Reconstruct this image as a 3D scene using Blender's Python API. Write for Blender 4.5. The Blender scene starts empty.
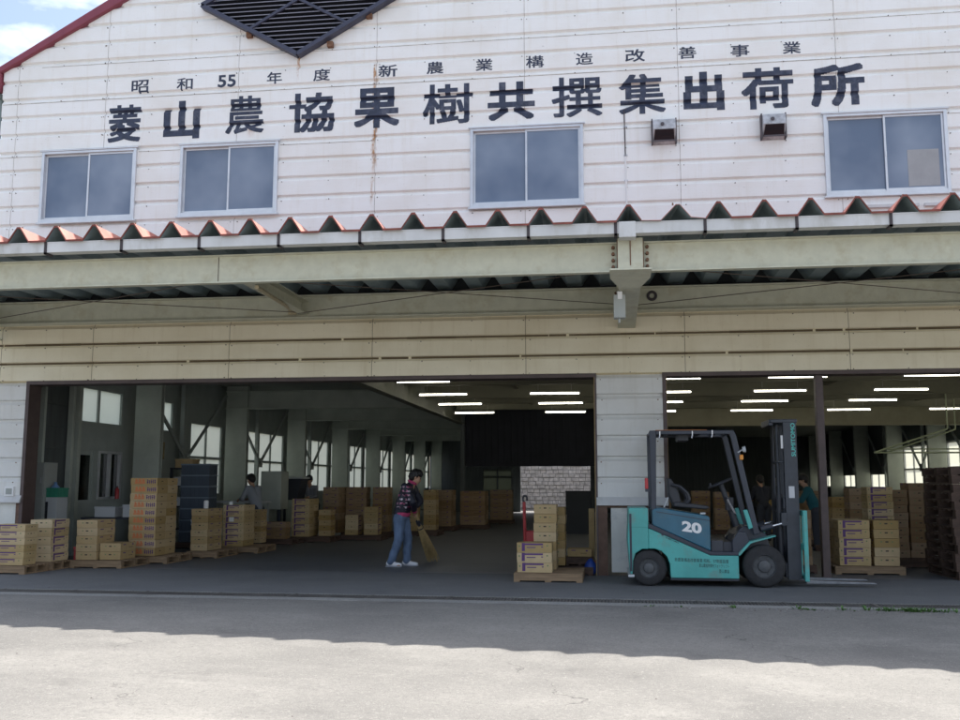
import bpy, bmesh, math, random
from mathutils import Vector, Matrix
random.seed(7)
R = math.radians
S = bpy.context.scene
COL = S.collection

# ------------------------------------------------------------------ camera, sky, sun, exposure
def look(pitch, yaw, roll):
    cp, sp, c, s = math.cos(pitch), math.sin(pitch), math.cos(yaw), math.sin(yaw)
    fw = Vector((-s*cp, c*cp, sp)); rt = Vector((c, s, 0)); up = rt.cross(fw)
    cr, sr = math.cos(roll), math.sin(roll)
    r2 = cr*rt + sr*up; u2 = -sr*rt + cr*up
    return Matrix((r2, u2, -fw)).transposed()
cd = bpy.data.cameras.new('camera'); cam = bpy.data.objects.new('camera', cd); COL.objects.link(cam)
cd.sensor_fit = 'HORIZONTAL'; cd.sensor_width = 36; cd.lens = 36.0; cd.clip_start = .1; cd.clip_end = 3000
m = look(R(7.29626), R(7.76216), R(.07623)).to_4x4(); m.translation = (0, -15.0975, 1.4)
cam.matrix_world = m; S.camera = cam

SUN_TO = Vector((1.6, 2.62, 4.5)).normalized()          # towards the sun: behind the building, a little to the right
elev = math.asin(SUN_TO.z); azim = math.atan2(SUN_TO.x, SUN_TO.y)
W = bpy.data.worlds.new('World'); S.world = W; W.use_nodes = True
wn = W.node_tree; wn.nodes.clear()
def N(t, kind, **kw):
    n = t.nodes.new(kind)
    for k, v in kw.items():
        if k in n.inputs.keys(): n.inputs[k].default_value = v
        else: setattr(n, k, v)
    return n
out = N(wn, 'ShaderNodeOutputWorld'); bg = N(wn, 'ShaderNodeBackground'); bg.inputs['Strength'].default_value = .135
sky = N(wn, 'ShaderNodeTexSky', sky_type='NISHITA', sun_disc=False)
sky.sun_elevation = elev; sky.sun_rotation = azim; sky.air_density = 1.0; sky.dust_density = 3.0; sky.ozone_density = 1.0
tc = N(wn, 'ShaderNodeTexCoord'); mp = N(wn, 'ShaderNodeMapping'); mp.inputs['Scale'].default_value = (1.0, 1.0, 2.2); mp.inputs['Location'].default_value = (1.5, .2, .9)
nz = N(wn, 'ShaderNodeTexNoise'); nz.inputs['Scale'].default_value = 3.4; nz.inputs['Detail'].default_value = 8; nz.inputs['Roughness'].default_value = .52
rp = N(wn, 'ShaderNodeValToRGB'); rp.color_ramp.elements[0].position = .50; rp.color_ramp.elements[1].position = .63
mx = N(wn, 'ShaderNodeMixRGB'); mx.inputs['Color2'].default_value = (9.5, 9.7, 10.2, 1)
wl = wn.links
wl.new(tc.outputs['Generated'], mp.inputs['Vector']); wl.new(mp.outputs[0], nz.inputs['Vector']); wl.new(nz.outputs['Fac'], rp.inputs[0])
wl.new(rp.outputs[0], mx.inputs['Fac']); wl.new(sky.outputs[0], mx.inputs['Color1']); wl.new(mx.outputs[0], bg.inputs['Color']); wl.new(bg.outputs[0], out.inputs['Surface'])

sd = bpy.data.lights.new('sun', 'SUN'); sd.energy = 4.7; sd.angle = R(.53); sd.color = (1.0, .955, .88)
sun = bpy.data.objects.new('sun', sd); COL.objects.link(sun); sun.location = (10, 30, 40)
sun.rotation_euler = (-SUN_TO).to_track_quat('-Z', 'Y').to_euler()
S.view_settings.view_transform = 'Standard'; S.view_settings.look = 'None'; S.view_settings.gamma = 1
S.view_settings.use_curve_mapping = False; S.view_settings.exposure = .89
try:
    S.cycles.use_denoising = True; S.cycles.max_bounces = 10; S.cycles.diffuse_bounces = 6; S.cycles.transparent_max_bounces = 8
    S.cycles.sample_clamp_indirect = 6
except Exception: pass

# ------------------------------------------------------------------ materials
MATS = {}
def mat(name, col, rough=.6, metal=0., spec=.5, var=.0, vscale=3., bump=0., bscale=40., detail=4., stretch=(1, 1, 1), var2=None, v2scale=.6, emit=None, estr=0, trans=0):
    """Principled material with object-space noise variation and bump."""
    if name in MATS: return MATS[name]
    M = bpy.data.materials.new(name); M.use_nodes = True; t = M.node_tree
    b = t.nodes['Principled BSDF']; L = t.links
    b.inputs['Base Color'].default_value = (*col, 1); b.inputs['Roughness'].default_value = rough; b.inputs['Metallic'].default_value = metal
    b.inputs['Specular IOR Level'].default_value = spec
    if emit: b.inputs['Emission Color'].default_value = (*emit, 1); b.inputs['Emission Strength'].default_value = estr
    if trans: b.inputs['Transmission Weight'].default_value = trans
    tc = mp = None
    if var or bump:
        tc = N(t, 'ShaderNodeTexCoord'); mp = N(t, 'ShaderNodeMapping'); mp.inputs['Scale'].default_value = stretch
        L.new(tc.outputs['Object'], mp.inputs[0])
    if var:
        n = N(t, 'ShaderNodeTexNoise'); n.inputs['Scale'].default_value = vscale; n.inputs['Detail'].default_value = detail; n.inputs['Roughness'].default_value = .62
        L.new(mp.outputs[0], n.inputs['Vector'])
        r = N(t, 'ShaderNodeMapRange'); r.inputs['From Min'].default_value = .3; r.inputs['From Max'].default_value = .7
        r.inputs['To Min'].default_value = 1-var; r.inputs['To Max'].default_value = 1+var
        L.new(n.outputs['Fac'], r.inputs['Value'])
        v = N(t, 'ShaderNodeMixRGB', blend_type='MULTIPLY'); v.inputs['Fac'].default_value = 1; v.inputs['Color1'].default_value = (*col, 1)
        L.new(r.outputs[0], v.inputs['Color2']); src = v.outputs[0]
        if var2:
            n2 = N(t, 'ShaderNodeTexNoise'); n2.inputs['Scale'].default_value = v2scale; n2.inputs['Detail'].default_value = 6; n2.inputs['Roughness'].default_value = .65
            L.new(mp.outputs[0], n2.inputs['Vector'])
            rr = N(t, 'ShaderNodeValToRGB'); rr.color_ramp.elements[0].position = .52; rr.color_ramp.elements[1].position = .72
            L.new(n2.outputs['Fac'], rr.inputs[0])
            m2 = N(t, 'ShaderNodeMixRGB'); m2.inputs['Color2'].default_value = (*var2, 1)
            L.new(rr.outputs[0], m2.inputs['Fac']); L.new(src, m2.inputs['Color1']); src = m2.outputs[0]
        L.new(src, b.inputs['Base Color'])
    if bump:
        n = N(t, 'ShaderNodeTexNoise'); n.inputs['Scale'].default_value = bscale; n.inputs['Detail'].default_value = 5
        L.new(mp.outputs[0], n.inputs['Vector'])
        bp = N(t, 'ShaderNodeBump'); bp.inputs['Strength'].default_value = bump; bp.inputs['Distance'].default_value = .02
        L.new(n.outputs['Fac'], bp.inputs['Height']); L.new(bp.outputs[0], b.inputs['Normal'])
    MATS[name] = M
    return M

def siding_mat(name, col, dirt, amount, rust=True, grey=(.36, .35, .34)):
    M = bpy.data.materials.new(name); M.use_nodes = True; t = M.node_tree; L = t.links; b = t.nodes['Principled BSDF']
    b.inputs['Roughness'].default_value = .45
    tc = N(t, 'ShaderNodeTexCoord')
    def noise(scale, stretch, det=5, rough=.6):
        mp = N(t, 'ShaderNodeMapping'); mp.inputs['Scale'].default_value = stretch; L.new(tc.outputs['Object'], mp.inputs[0])
        n = N(t, 'ShaderNodeTexNoise'); n.inputs['Scale'].default_value = scale; n.inputs['Detail'].default_value = det; n.inputs['Roughness'].default_value = rough
        L.new(mp.outputs[0], n.inputs['Vector']); return n.outputs['Fac']
    def ramp(fac, a, bb):
        r = N(t, 'ShaderNodeMapRange'); r.inputs['From Min'].default_value = a; r.inputs['From Max'].default_value = bb; L.new(fac, r.inputs['Value']); return r.outputs[0]
    def mix(fac, c1, c2):
        x = N(t, 'ShaderNodeMixRGB')
        L.new(fac, x.inputs['Fac'])
        if isinstance(c1, tuple): x.inputs['Color1'].default_value = (*c1, 1)
        else: L.new(c1, x.inputs['Color1'])
        x.inputs['Color2'].default_value = (*c2, 1); return x.outputs[0]
    def mul(a, bb):
        x = N(t, 'ShaderNodeMath', operation='MULTIPLY'); L.new(a, x.inputs[0])
        if isinstance(bb, (int, float)): x.inputs[1].default_value = bb
        else: L.new(bb, x.inputs[1])
        return x.outputs[0]
    c = mix(mul(ramp(noise(1.1, (1, 1, 1)), .42, .75), amount), col, dirt)               # broad grime
    c = mix(mul(ramp(noise(5, (2.2, 1, .16)), .55, .8), amount*.9), c, dirt)             # runs down the wall
    c = mix(mul(ramp(noise(38, (1, 1, 1)), .66, .74), .5), c, grey)                      # specks
    c = mix(mul(ramp(noise(9, (1, 1, 2.5)), .70, .76), .55), c, grey)                    # scuffs
    if rust:                                                                            # rust run down one sheet joint
        sx = N(t, 'ShaderNodeSeparateXYZ'); L.new(tc.outputs['Object'], sx.inputs[0])
        def band(sock, lo0, lo1, hi0, hi1):
            return mul(ramp(sock, lo0, lo1), ramp(sock, hi1, hi0))
        n = noise(7, (1.6, 1, .7), 6, .7)
        ad = N(t, 'ShaderNodeMath', operation='MULTIPLY_ADD'); L.new(n, ad.inputs[0]); ad.inputs[1].default_value = .16; L.new(sx.outputs['X'], ad.inputs[2])
        for x0, w, z0, z1, st in ((-3.84, .05, 6.5, 8.45, .95), (-5.19, .035, 8.15, 8.7, .9), (-6.0, .09, 7.2, 7.45, .7), (-3.86, .035, 5.9, 6.5, .5)):
            f = mul(mul(band(ad.outputs[0], x0+.08-w, x0+.08-w*.3, x0+.08+w*.3, x0+.08+w), band(sx.outputs['Z'], z0, z0+.25, z1-.1, z1)), mul(ramp(noise(14, (1, 1, .5)), .33, .55), st))
            c = mix(f, c, (.42, .20, .06))
    L.new(c, b.inputs['Base Color'])
    bp = N(t, 'ShaderNodeBump'); bp.inputs['Strength'].default_value = .28; bp.inputs['Distance'].default_value = .02
    L.new(noise(2.2, (.5, 1, 3)), bp.inputs['Height']); L.new(bp.outputs[0], b.inputs['Normal'])
    return M

def ground_mat(name, col, dark, light, cracks=True, rough=.85):
    M = bpy.data.materials.new(name); M.use_nodes = True; t = M.node_tree; L = t.links; b = t.nodes['Principled BSDF']
    b.inputs['Roughness'].default_value = rough; b.inputs['Specular IOR Level'].default_value = .3
    tc = N(t, 'ShaderNodeTexCoord')
    def noise(scale, det=5, r=.6, st=(1, 1, 1)):
        mp = N(t, 'ShaderNodeMapping'); mp.inputs['Scale'].default_value = st; L.new(tc.outputs['Object'], mp.inputs[0])
        n = N(t, 'ShaderNodeTexNoise'); n.inputs['Scale'].default_value = scale; n.inputs['Detail'].default_value = det; n.inputs['Roughness'].default_value = r
        L.new(mp.outputs[0], n.inputs['Vector']); return n.outputs['Fac']
    def ramp(f, a, bb, lo=0, hi=1):
        r = N(t, 'ShaderNodeMapRange'); r.inputs['From Min'].default_value = a; r.inputs['From Max'].default_value = bb
        r.inputs['To Min'].default_value = lo; r.inputs['To Max'].default_value = hi; L.new(f, r.inputs['Value']); return r.outputs[0]
    def mix(f, c1, c2):
        x = N(t, 'ShaderNodeMixRGB'); L.new(f, x.inputs['Fac'])
        if isinstance(c1, tuple): x.inputs['Color1'].default_value = (*c1, 1)
        else: L.new(c1, x.inputs['Color1'])
        x.inputs['Color2'].default_value = (*c2, 1); return x.outputs[0]
    c = mix(ramp(noise(.45, 6), .40, .66, 0, .75), col, dark)
    c = mix(ramp(noise(1.3, 8, .75, (.8, 1.2, 1)), .50, .74, 0, .45), c, light)
    c = mix(ramp(noise(22, 5, .85), .50, .66, 0, .75), c, dark)
    c = mix(ramp(noise(31, 4, .8), .56, .68, 0, .7), c, light)
    c = mix(ramp(noise(75, 3, .7), .52, .70, 0, .8), c, dark)
    c = mix(ramp(noise(110, 2, .7), .56, .70, 0, .7), c, light)
    c = mix(ramp(noise(.9, 7, .78), .60, .70, 0, .38), c, tuple(q*.62 for q in dark))          # oil and damp stains
    c = mix(ramp(noise(.5, 8, .7, (.25, 1.4, 1)), .60, .68, 0, .30), c, light)                    # worn wheel paths
    h = noise(95, 4, .75)
    if cracks:
        mp = N(t, 'ShaderNodeMapping'); mp.inputs['Scale'].default_value = (1, .7, 0); L.new(tc.outputs['Object'], mp.inputs[0])
        wv = N(t, 'ShaderNodeTexNoise'); wv.inputs['Scale'].default_value = 2.2; wv.inputs['Detail'].default_value = 6; L.new(mp.outputs[0], wv.inputs['Vector'])
        add = N(t, 'ShaderNodeVectorMath', operation='MULTIPLY_ADD'); L.new(wv.outputs['Color'], add.inputs[0]); add.inputs[1].default_value = (.9, .9, 0); L.new(mp.outputs[0], add.inputs[2])
        vo = N(t, 'ShaderNodeTexVoronoi', feature='DISTANCE_TO_EDGE'); vo.inputs['Scale'].default_value = .33; L.new(add.outputs[0], vo.inputs['Vector'])
        lt = ramp(vo.outputs['Distance'], .0008, .0026, .6, 0)
        mk = ramp(noise(.8, 3), .54, .60)
        mm = N(t, 'ShaderNodeMath', operation='MULTIPLY'); L.new(lt, mm.inputs[0]); L.new(mk, mm.inputs[1])
        c = mix(mm.outputs[0], c, (dark[0]*.35, dark[1]*.35, dark[2]*.35))
    L.new(c, b.inputs['Base Color'])
    bp = N(t, 'ShaderNodeBump'); bp.inputs['Strength'].default_value = .55; bp.inputs['Distance'].default_value = .008
    L.new(h, bp.inputs['Height']); L.new(bp.outputs[0], b.inputs['Normal'])
    return M

M_WHITE = siding_mat('white_siding', (.87, .875, .865), (.66, .60, .50), .34)
M_CREAM = siding_mat('cream_siding', (.87, .80, .61), (.62, .52, .33), .45, rust=False, grey=(.30, .25, .17))
M_PANEL = siding_mat('pillar_siding', (.74, .74, .72), (.52, .49, .43), .5, rust=False)
M_BOLT = mat('bolt_steel', (.14, .11, .09), .6, .4)
M_SEAM = mat('dark_brown_seam', (.12, .10, .09), .8)  # plain dark brown, one of the two gravel tones
M_JOINT = mat('sheet_joint_grey', (.38, .35, .32), .8, var=.5, vscale=6)
M_INK = mat('sign_paint', (.030, .040, .075), .55, var=.35, vscale=14, var2=(.10, .11, .15), v2scale=6)
M_ALU = mat('aluminium_frame', (.62, .635, .66), .35, .5, var=.08, vscale=4)
M_ROOFRED = mat('red_roof_paint', (.40, .135, .10), .45, var=.2, vscale=5, var2=(.56, .27, .20), v2scale=1.5)
M_UNDER = mat('roof_underside', (.23, .29, .305), .55, var=.2, vscale=3)
M_BEAM = mat('sage_steel_paint', (.58, .575, .455), .55, var=.08, vscale=6, var2=(.50, .47, .34), v2scale=5, bump=.1, bscale=15)
M_RUST = mat('rusty_steel', (.19, .10, .06), .8, var=.3, vscale=20)
M_GUT = mat('gutter_white', (.60, .60, .60), .4, var=.10, vscale=2, stretch=(1, 1, .4), var2=(.46, .45, .42), v2scale=3)
M_DGAP = mat('dark_strap', (.06, .05, .055), .7)
M_BROWN = mat('brown_steel_trim', (.085, .058, .055), .5, var=.2, vscale=6)
M_TAN = mat('ochre_edge', (.30, .21, .09), .6, var=.2, vscale=9)
M_RAKE = mat('maroon_rake_paint', (.22, .04, .065), .4, var=.15, vscale=3)
M_LOUV = mat('louvre_navy', (.045, .05, .085), .5, var=.15, vscale=6)
M_CONC = mat('grey_board', (.72, .72, .68), .75, var=.08, vscale=3, var2=(.45, .46, .45), v2scale=2.5)
M_GREEN = mat('sage_interior_paint', (.44, .48, .43), .6, var=.12, vscale=2)
M_GREEN2 = mat('dull_green_panel', (.36, .40, .385), .6, var=.12, vscale=2)
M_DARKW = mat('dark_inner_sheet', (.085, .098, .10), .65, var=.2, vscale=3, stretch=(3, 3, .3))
M_CEIL = mat('drab_ceiling', (.165, .16, .115), .75, var=.12, vscale=1.5)
M_CEILD = mat('dark_ceiling', (.22, .235, .22), .8, var=.15, vscale=1.5)
M_BLACK = mat('black_curtain', (.014, .016, .024), .8, var=.2, vscale=2)
M_FLOOR = ground_mat('shed_floor', (.155, .163, .175), (.11, .115, .123), (.215, .22, .225), cracks=False, rough=.5)
M_APRON = ground_mat('apron_concrete', (.168, .175, .184), (.12, .126, .133), (.235, .238, .24))
M_ROAD = ground_mat('old_asphalt', (.225, .217, .202), (.135, .131, .125), (.345, .332, .305))
M_LIP = ground_mat('kerb_concrete', (.30, .30, .29), (.17, .17, .165), (.46, .455, .43), cracks=False)
M_STONE = mat('pale_stone', (.74, .69, .68), .85, var=.3, vscale=3.5, var2=(.50, .46, .46), v2scale=4, bump=.3, bscale=10)
M_MORTAR = mat('mortar', (.42, .40, .40), .9, var=.2, vscale=8)
M_LAMP = mat('lamp_tube', (.9, .9, .85), .4, emit=(1, .95, .80), estr=9)
M_LAMPH = mat('lamp_housing', (.34, .34, .31), .6)
M_STEEL = mat('chrome_rod', (.6, .6, .62), .25, .9)
M_PALLET = mat('pallet_wood', (.25, .17, .10), .8, var=.3, vscale=4, stretch=(.6, 6, 6), bump=.2, bscale=20)
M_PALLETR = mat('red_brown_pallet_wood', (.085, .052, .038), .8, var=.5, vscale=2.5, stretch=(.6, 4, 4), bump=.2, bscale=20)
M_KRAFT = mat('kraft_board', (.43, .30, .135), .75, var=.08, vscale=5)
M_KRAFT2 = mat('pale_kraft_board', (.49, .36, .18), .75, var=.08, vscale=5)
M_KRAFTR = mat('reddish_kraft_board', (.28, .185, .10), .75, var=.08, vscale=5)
for M_ in (M_KRAFT, M_KRAFT2, M_KRAFTR):                     # every carton its own shade of board
    t_ = M_.node_tree; b_ = t_.nodes['Principled BSDF']; l_ = b_.inputs['Base Color'].links[0]; src_ = l_.from_socket
    oi = N(t_, 'ShaderNodeObjectInfo'); mr = N(t_, 'ShaderNodeMapRange'); mr.inputs['To Min'].default_value = .78; mr.inputs['To Max'].default_value = 1.16
    t_.links.new(oi.outputs['Random'], mr.inputs['Value'])
    hs = N(t_, 'ShaderNodeHueSaturation'); t_.links.new(mr.outputs[0], hs.inputs['Value']); t_.links.new(src_, hs.inputs['Color'])
    m2_ = N(t_, 'ShaderNodeMapRange'); m2_.inputs['To Min'].default_value = 1.12; m2_.inputs['To Max'].default_value = .82; t_.links.new(oi.outputs['Random'], m2_.inputs['Value']); t_.links.new(m2_.outputs[0], hs.inputs['Saturation'])
    t_.links.new(hs.outputs[0], b_.inputs['Base Color'])
M_PURP = mat('purple_print', (.105, .045, .16), .7)
M_ORNG = mat('orange_print', (.62, .16, .055), .7)
M_DOT = mat('dark_print', (.05, .04, .035), .8)
M_GRNP = mat('green_print', (.16, .22, .10), .8)
M_WPAPER = mat('white_paper', (.78, .78, .76), .7)
M_TURQ = mat('turquoise_paint', (.08, .395, .365), .4, var=.12, vscale=3, var2=(.135, .29, .26), v2scale=5)
M_TEAL = mat('deep_teal_paint', (.028, .125, .19), .35, var=.15, vscale=3, var2=(.06, .14, .18), v2scale=5)
M_FRAME = mat('navy_black_frame', (.030, .037, .055), .4, var=.15, vscale=5)
M_MAST = mat('mast_steel', (.038, .045, .058), .45, var=.2, vscale=6)
M_RUBBER = mat('tyre_rubber', (.028, .028, .030), .85, var=.25, vscale=12, bump=.2, bscale=60)
M_RIM = mat('grey_rim', (.085, .09, .095), .6, var=.2, vscale=8)
M_VINYL = mat('dark_vinyl', (.035, .037, .045), .5)
M_ORAN = mat('amber_lens', (.75, .28, .03), .3)
M_REDL = mat('red_lens', (.45, .02, .03), .3)
M_WHITEP = mat('white_paint', (.80, .80, .80), .4)
M_RED = mat('red_enamel', (.42, .028, .035), .35, var=.12, vscale=5)
M_SKIN = mat('skin', (.46, .27, .18), .55)
M_HAIR = mat('black_hair', (.012, .010, .010), .5, bump=.4, bscale=90)
M_JEAN = mat('blue_denim', (.105, .155, .25), .85, var=.3, vscale=7, stretch=(1, 1, .5), bump=.2, bscale=90)
M_PINK = mat('pink_knit', (.45, .05, .14), .8, bump=.3, bscale=120)
M_SHOE = mat('white_sneaker', (.72, .73, .76), .5, var=.08, vscale=20)
M_STRAW = mat('broom_straw', (.46, .34, .16), .85, var=.25, vscale=30, stretch=(1, 1, .2))
M_BAMBOO = mat('bamboo_handle', (.42, .31, .14), .5, var=.12, vscale=10)
M_BLUE = mat('blue_plastic', (.02, .06, .30), .4, var=.1, vscale=4)
M_LBLUE = mat('pale_blue_plastic', (.16, .28, .50), .35)
M_CRATE = mat('navy_crate_plastic', (.055, .075, .105), .5, var=.12, vscale=4)
M_GCRATE = mat('green_crate_plastic', (.04, .26, .17), .5)
M_LOCK = mat('grey_locker_paint', (.36, .38, .36), .5, var=.06, vscale=3)
M_CAB = mat('pale_grey_paint', (.50, .53, .55), .5)
M_LEAF = mat('weed_leaf', (.07, .15, .035), .7, var=.3, vscale=30)
M_PIPE = mat('pale_green_pipe', (.40, .45, .30), .5)
M_STYRO = mat('white_foam_board', (.66, .68, .70), .8)
M_SHIRT = mat('pale_shirt_cloth', (.26, .28, .31), .85)
M_DCLOTH = mat('dark_cloth', (.03, .033, .045), .9)
M_TEALC = mat('teal_cloth', (.015, .11, .135), .85)
M_SLATE = mat('dark_slate_trousers', (.05, .055, .07), .9)

def glass_window_mat():
    M = bpy.data.materials.new('reflecting_frosted_glass'); M.use_nodes = True; t = M.node_tree; b = t.nodes['Principled BSDF']; L = t.links
    tc = N(t, 'ShaderNodeTexCoord'); n = N(t, 'ShaderNodeTexNoise'); n.inputs['Scale'].default_value = .9; n.inputs['Detail'].default_value = 3
    L.new(tc.outputs['Object'], n.inputs['Vector'])
    r = N(t, 'ShaderNodeValToRGB'); r.color_ramp.elements[0].position = .35; r.color_ramp.elements[1].position = .68
    r.color_ramp.elements[0].color = (.115, .165, .25, 1); r.color_ramp.elements[1].color = (.25, .31, .40, 1)
    L.new(n.outputs['Fac'], r.inputs[0]); L.new(r.outputs[0], b.inputs['Base Color'])
    b.inputs['Roughness'].default_value = .28; b.inputs['Specular IOR Level'].default_value = .5
    return M
M_GLASS = glass_window_mat()
def frosted(name, col, w):
    M = bpy.data.materials.new(name); M.use_nodes = True; t = M.node_tree; L = t.links
    o = t.nodes['Material Output']; t.nodes.remove(t.nodes['Principled BSDF'])
    a = N(t, 'ShaderNodeBsdfTranslucent'); a.inputs['Color'].default_value = (*col, 1)
    d = N(t, 'ShaderNodeBsdfDiffuse'); d.inputs['Color'].default_value = (*[c*.5 for c in col], 1)
    x = N(t, 'ShaderNodeMixShader'); x.inputs[0].default_value = w
    L.new(d.outputs[0], x.inputs[1]); L.new(a.outputs[0], x.inputs[2]); L.new(x.outputs[0], o.inputs['Surface'])
    return M
M_FROST = frosted('frosted_side_glass', (.80, .80, .72), .9)
M_FROSTG = frosted('greenish_frosted_sheet', (.16, .175, .15), .6)
M_OFFG = mat('office_glass', (.02, .03, .03), .08, spec=.6, trans=.85)

def jacket_mat():
    M = bpy.data.materials.new('black_jacket_print'); M.use_nodes = True; t = M.node_tree; b = t.nodes['Principled BSDF']; L = t.links
    b.inputs['Roughness'].default_value = .6
    tc = N(t, 'ShaderNodeTexCoord')
    sx = N(t, 'ShaderNodeSeparateXYZ'); L.new(tc.outputs['Object'], sx.inputs[0])
    def rng(s, a, bb, lo=0, hi=1):
        r = N(t, 'ShaderNodeMapRange'); r.inputs['From Min'].default_value = a; r.inputs['From Max'].default_value = bb; r.inputs['To Min'].default_value = lo; r.inputs['To Max'].default_value = hi
        L.new(s, r.inputs['Value']); return r.outputs[0]
    def mul(a, c):
        x = N(t, 'ShaderNodeMath', operation='MULTIPLY'); L.new(a, x.inputs[0]); L.new(c, x.inputs[1]); return x.outputs[0]
    wz = N(t, 'ShaderNodeTexWave', bands_direction='Z'); wz.inputs['Scale'].default_value = 4.6; wz.inputs['Distortion'].default_value = 1.6; wz.inputs['Detail'].default_value = 2
    L.new(tc.outputs['Object'], wz.inputs['Vector'])
    mp = N(t, 'ShaderNodeMapping'); mp.inputs['Scale'].default_value = (1, 1, .55); L.new(tc.outputs['Object'], mp.inputs[0])
    n = N(t, 'ShaderNodeTexNoise'); n.inputs['Scale'].default_value = 30; n.inputs['Detail'].default_value = 2; L.new(mp.outputs[0], n.inputs['Vector'])
    rows = mul(rng(wz.outputs['Fac'], .45, .6), rng(n.outputs['Fac'], .47, .53))
    area = mul(mul(rng(sx.outputs['Z'], .93, .97), rng(sx.outputs['Z'], 1.36, 1.32)), mul(rng(sx.outputs['X'], -.12, -.08), rng(sx.outputs['X'], .15, .11)))
    back = rng(sx.outputs['Y'], .02, -.03)
    f = mul(mul(rows, area), back)
    n2 = N(t, 'ShaderNodeTexNoise'); n2.inputs['Scale'].default_value = 7; L.new(tc.outputs['Object'], n2.inputs['Vector'])
    cr = N(t, 'ShaderNodeValToRGB'); cr.color_ramp.elements[0].position = .45; cr.color_ramp.elements[1].position = .58
    cr.color_ramp.elements[0].color = (.42, .06, .16, 1); cr.color_ramp.elements[1].color = (.62, .55, .62, 1)
    L.new(n2.outputs['Fac'], cr.inputs[0])
    x = N(t, 'ShaderNodeMixRGB'); L.new(f, x.inputs['Fac']); x.inputs['Color1'].default_value = (.014, .016, .028, 1); L.new(cr.outputs[0], x.inputs['Color2'])
    L.new(x.outputs[0], b.inputs['Base Color'])
    return M
M_JACKET = jacket_mat()

# ------------------------------------------------------------------ mesh helpers
class MB:
    def __init__(s): s.v = []; s.f = []; s.mi = []
    def add(s, vs, fs, mi=0):
        o = len(s.v); s.v += [tuple(p) for p in vs]
        for f in fs: s.f.append([o+i for i in f]); s.mi.append(mi)
    def box(s, x0, x1, y0, y1, z0, z1, mi=0):
        s.add([(x0, y0, z0), (x1, y0, z0), (x1, y1, z0), (x0, y1, z0), (x0, y0, z1), (x1, y0, z1), (x1, y1, z1), (x0, y1, z1)],
              [(0, 3, 2, 1), (4, 5, 6, 7), (0, 1, 5, 4), (1, 2, 6, 5), (2, 3, 7, 6), (3, 0, 4, 7)], mi); return s
    def quad(s, a, b, c, d, mi=0): s.add([a, b, c, d], [(0, 1, 2, 3)], mi); return s
    def prism(s, pts, y0, y1, mi=0, axis='y'):
        n = len(pts)
        def P(p, y):
            return {'y': (p[0], y, p[1]), 'x': (y, p[0], p[1]), 'z': (p[0], p[1], y)}[axis]
        s.add([P(p, y0) for p in pts] + [P(p, y1) for p in pts],
              [tuple(range(n)), tuple(range(2*n-1, n-1, -1))] + [(i, i+n, (i+1) % n+n, (i+1) % n) for i in range(n)], mi); return s
    def cyl(s, p0, p1, r0, r1=None, n=12, mi=0, caps=True):
        r1 = r0 if r1 is None else r1
        p0, p1 = Vector(p0), Vector(p1); d = (p1-p0).normalized()
        a = d.orthogonal().normalized(); b = d.cross(a)
        vs = []
        for p, r in ((p0, r0), (p1, r1)):
            for i in range(n):
                t = 2*math.pi*i/n; vs.append(p + a*(r*math.cos(t)) + b*(r*math.sin(t)))
        fs = [(i, (i+1) % n, (i+1) % n+n, i+n) for i in range(n)]
        if caps: fs += [tuple(range(n-1, -1, -1)), tuple(range(n, 2*n))]
        s.add(vs, fs, mi); return s
    def tube(s, path, r, n=8, mi=0):
        for a, b in zip(path[:-1], path[1:]): s.cyl(a, b, r, r, n, mi)
        return s
    def torus(s, c, axis, Rr, r, n=24, k=8, mi=0, arc=1.0):
        c = Vector(c); d = Vector(axis).normalized(); a = d.orthogonal().normalized(); b = d.cross(a); vs = []; fs = []
        m_ = n if arc >= 1 else n+1
        for i in range(m_):
            t = 2*math.pi*arc*i/n; e = a*math.cos(t)+b*math.sin(t)
            for j in range(k):
                q = 2*math.pi*j/k; vs.append(c + e*(Rr+r*math.cos(q)) + d*(r*math.sin(q)))
        for i in range(n):
            i2 = (i+1) % m_
            for j in range(k): fs.append((i*k+j, i*k+(j+1) % k, i2*k+(j+1) % k, i2*k+j))
        s.add(vs, fs, mi); return s
    def lathe(s, c, axis, prof, n=28, mi=0):
        """prof: list of (along axis, radius)"""
        c = Vector(c); d = Vector(axis).normalized(); a = d.orthogonal().normalized(); b = d.cross(a); vs = []; fs = []; k = len(prof)
        for i in range(n):
            t = 2*math.pi*i/n; e = a*math.cos(t)+b*math.sin(t)
            for h, r in prof: vs.append(c + d*h + e*r)
        for i in range(n):
            i2 = (i+1) % n
            for j in range(k-1): fs.append((i*k+j, i2*k+j, i2*k+j+1, i*k+j+1))
        s.add(vs, fs, mi); return s
    def mesh(s, name, mats):
        me = bpy.data.meshes.new(name); me.from_pydata(s.v, [], s.f); me.polygons.foreach_set('material_index', s.mi)
        for x in (mats if isinstance(mats, (list, tuple)) else [mats]): me.materials.append(x)
        bm = bmesh.new(); bm.from_mesh(me); bmesh.ops.recalc_face_normals(bm, faces=bm.faces); bm.to_mesh(me); bm.free()
        return me
    def build(s, name, mats, parent=None, loc=(0, 0, 0), bevel=0, smooth=False, seg=2):
        return link(name, s.mesh(name, mats), parent, loc, bevel, smooth, seg)

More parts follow.
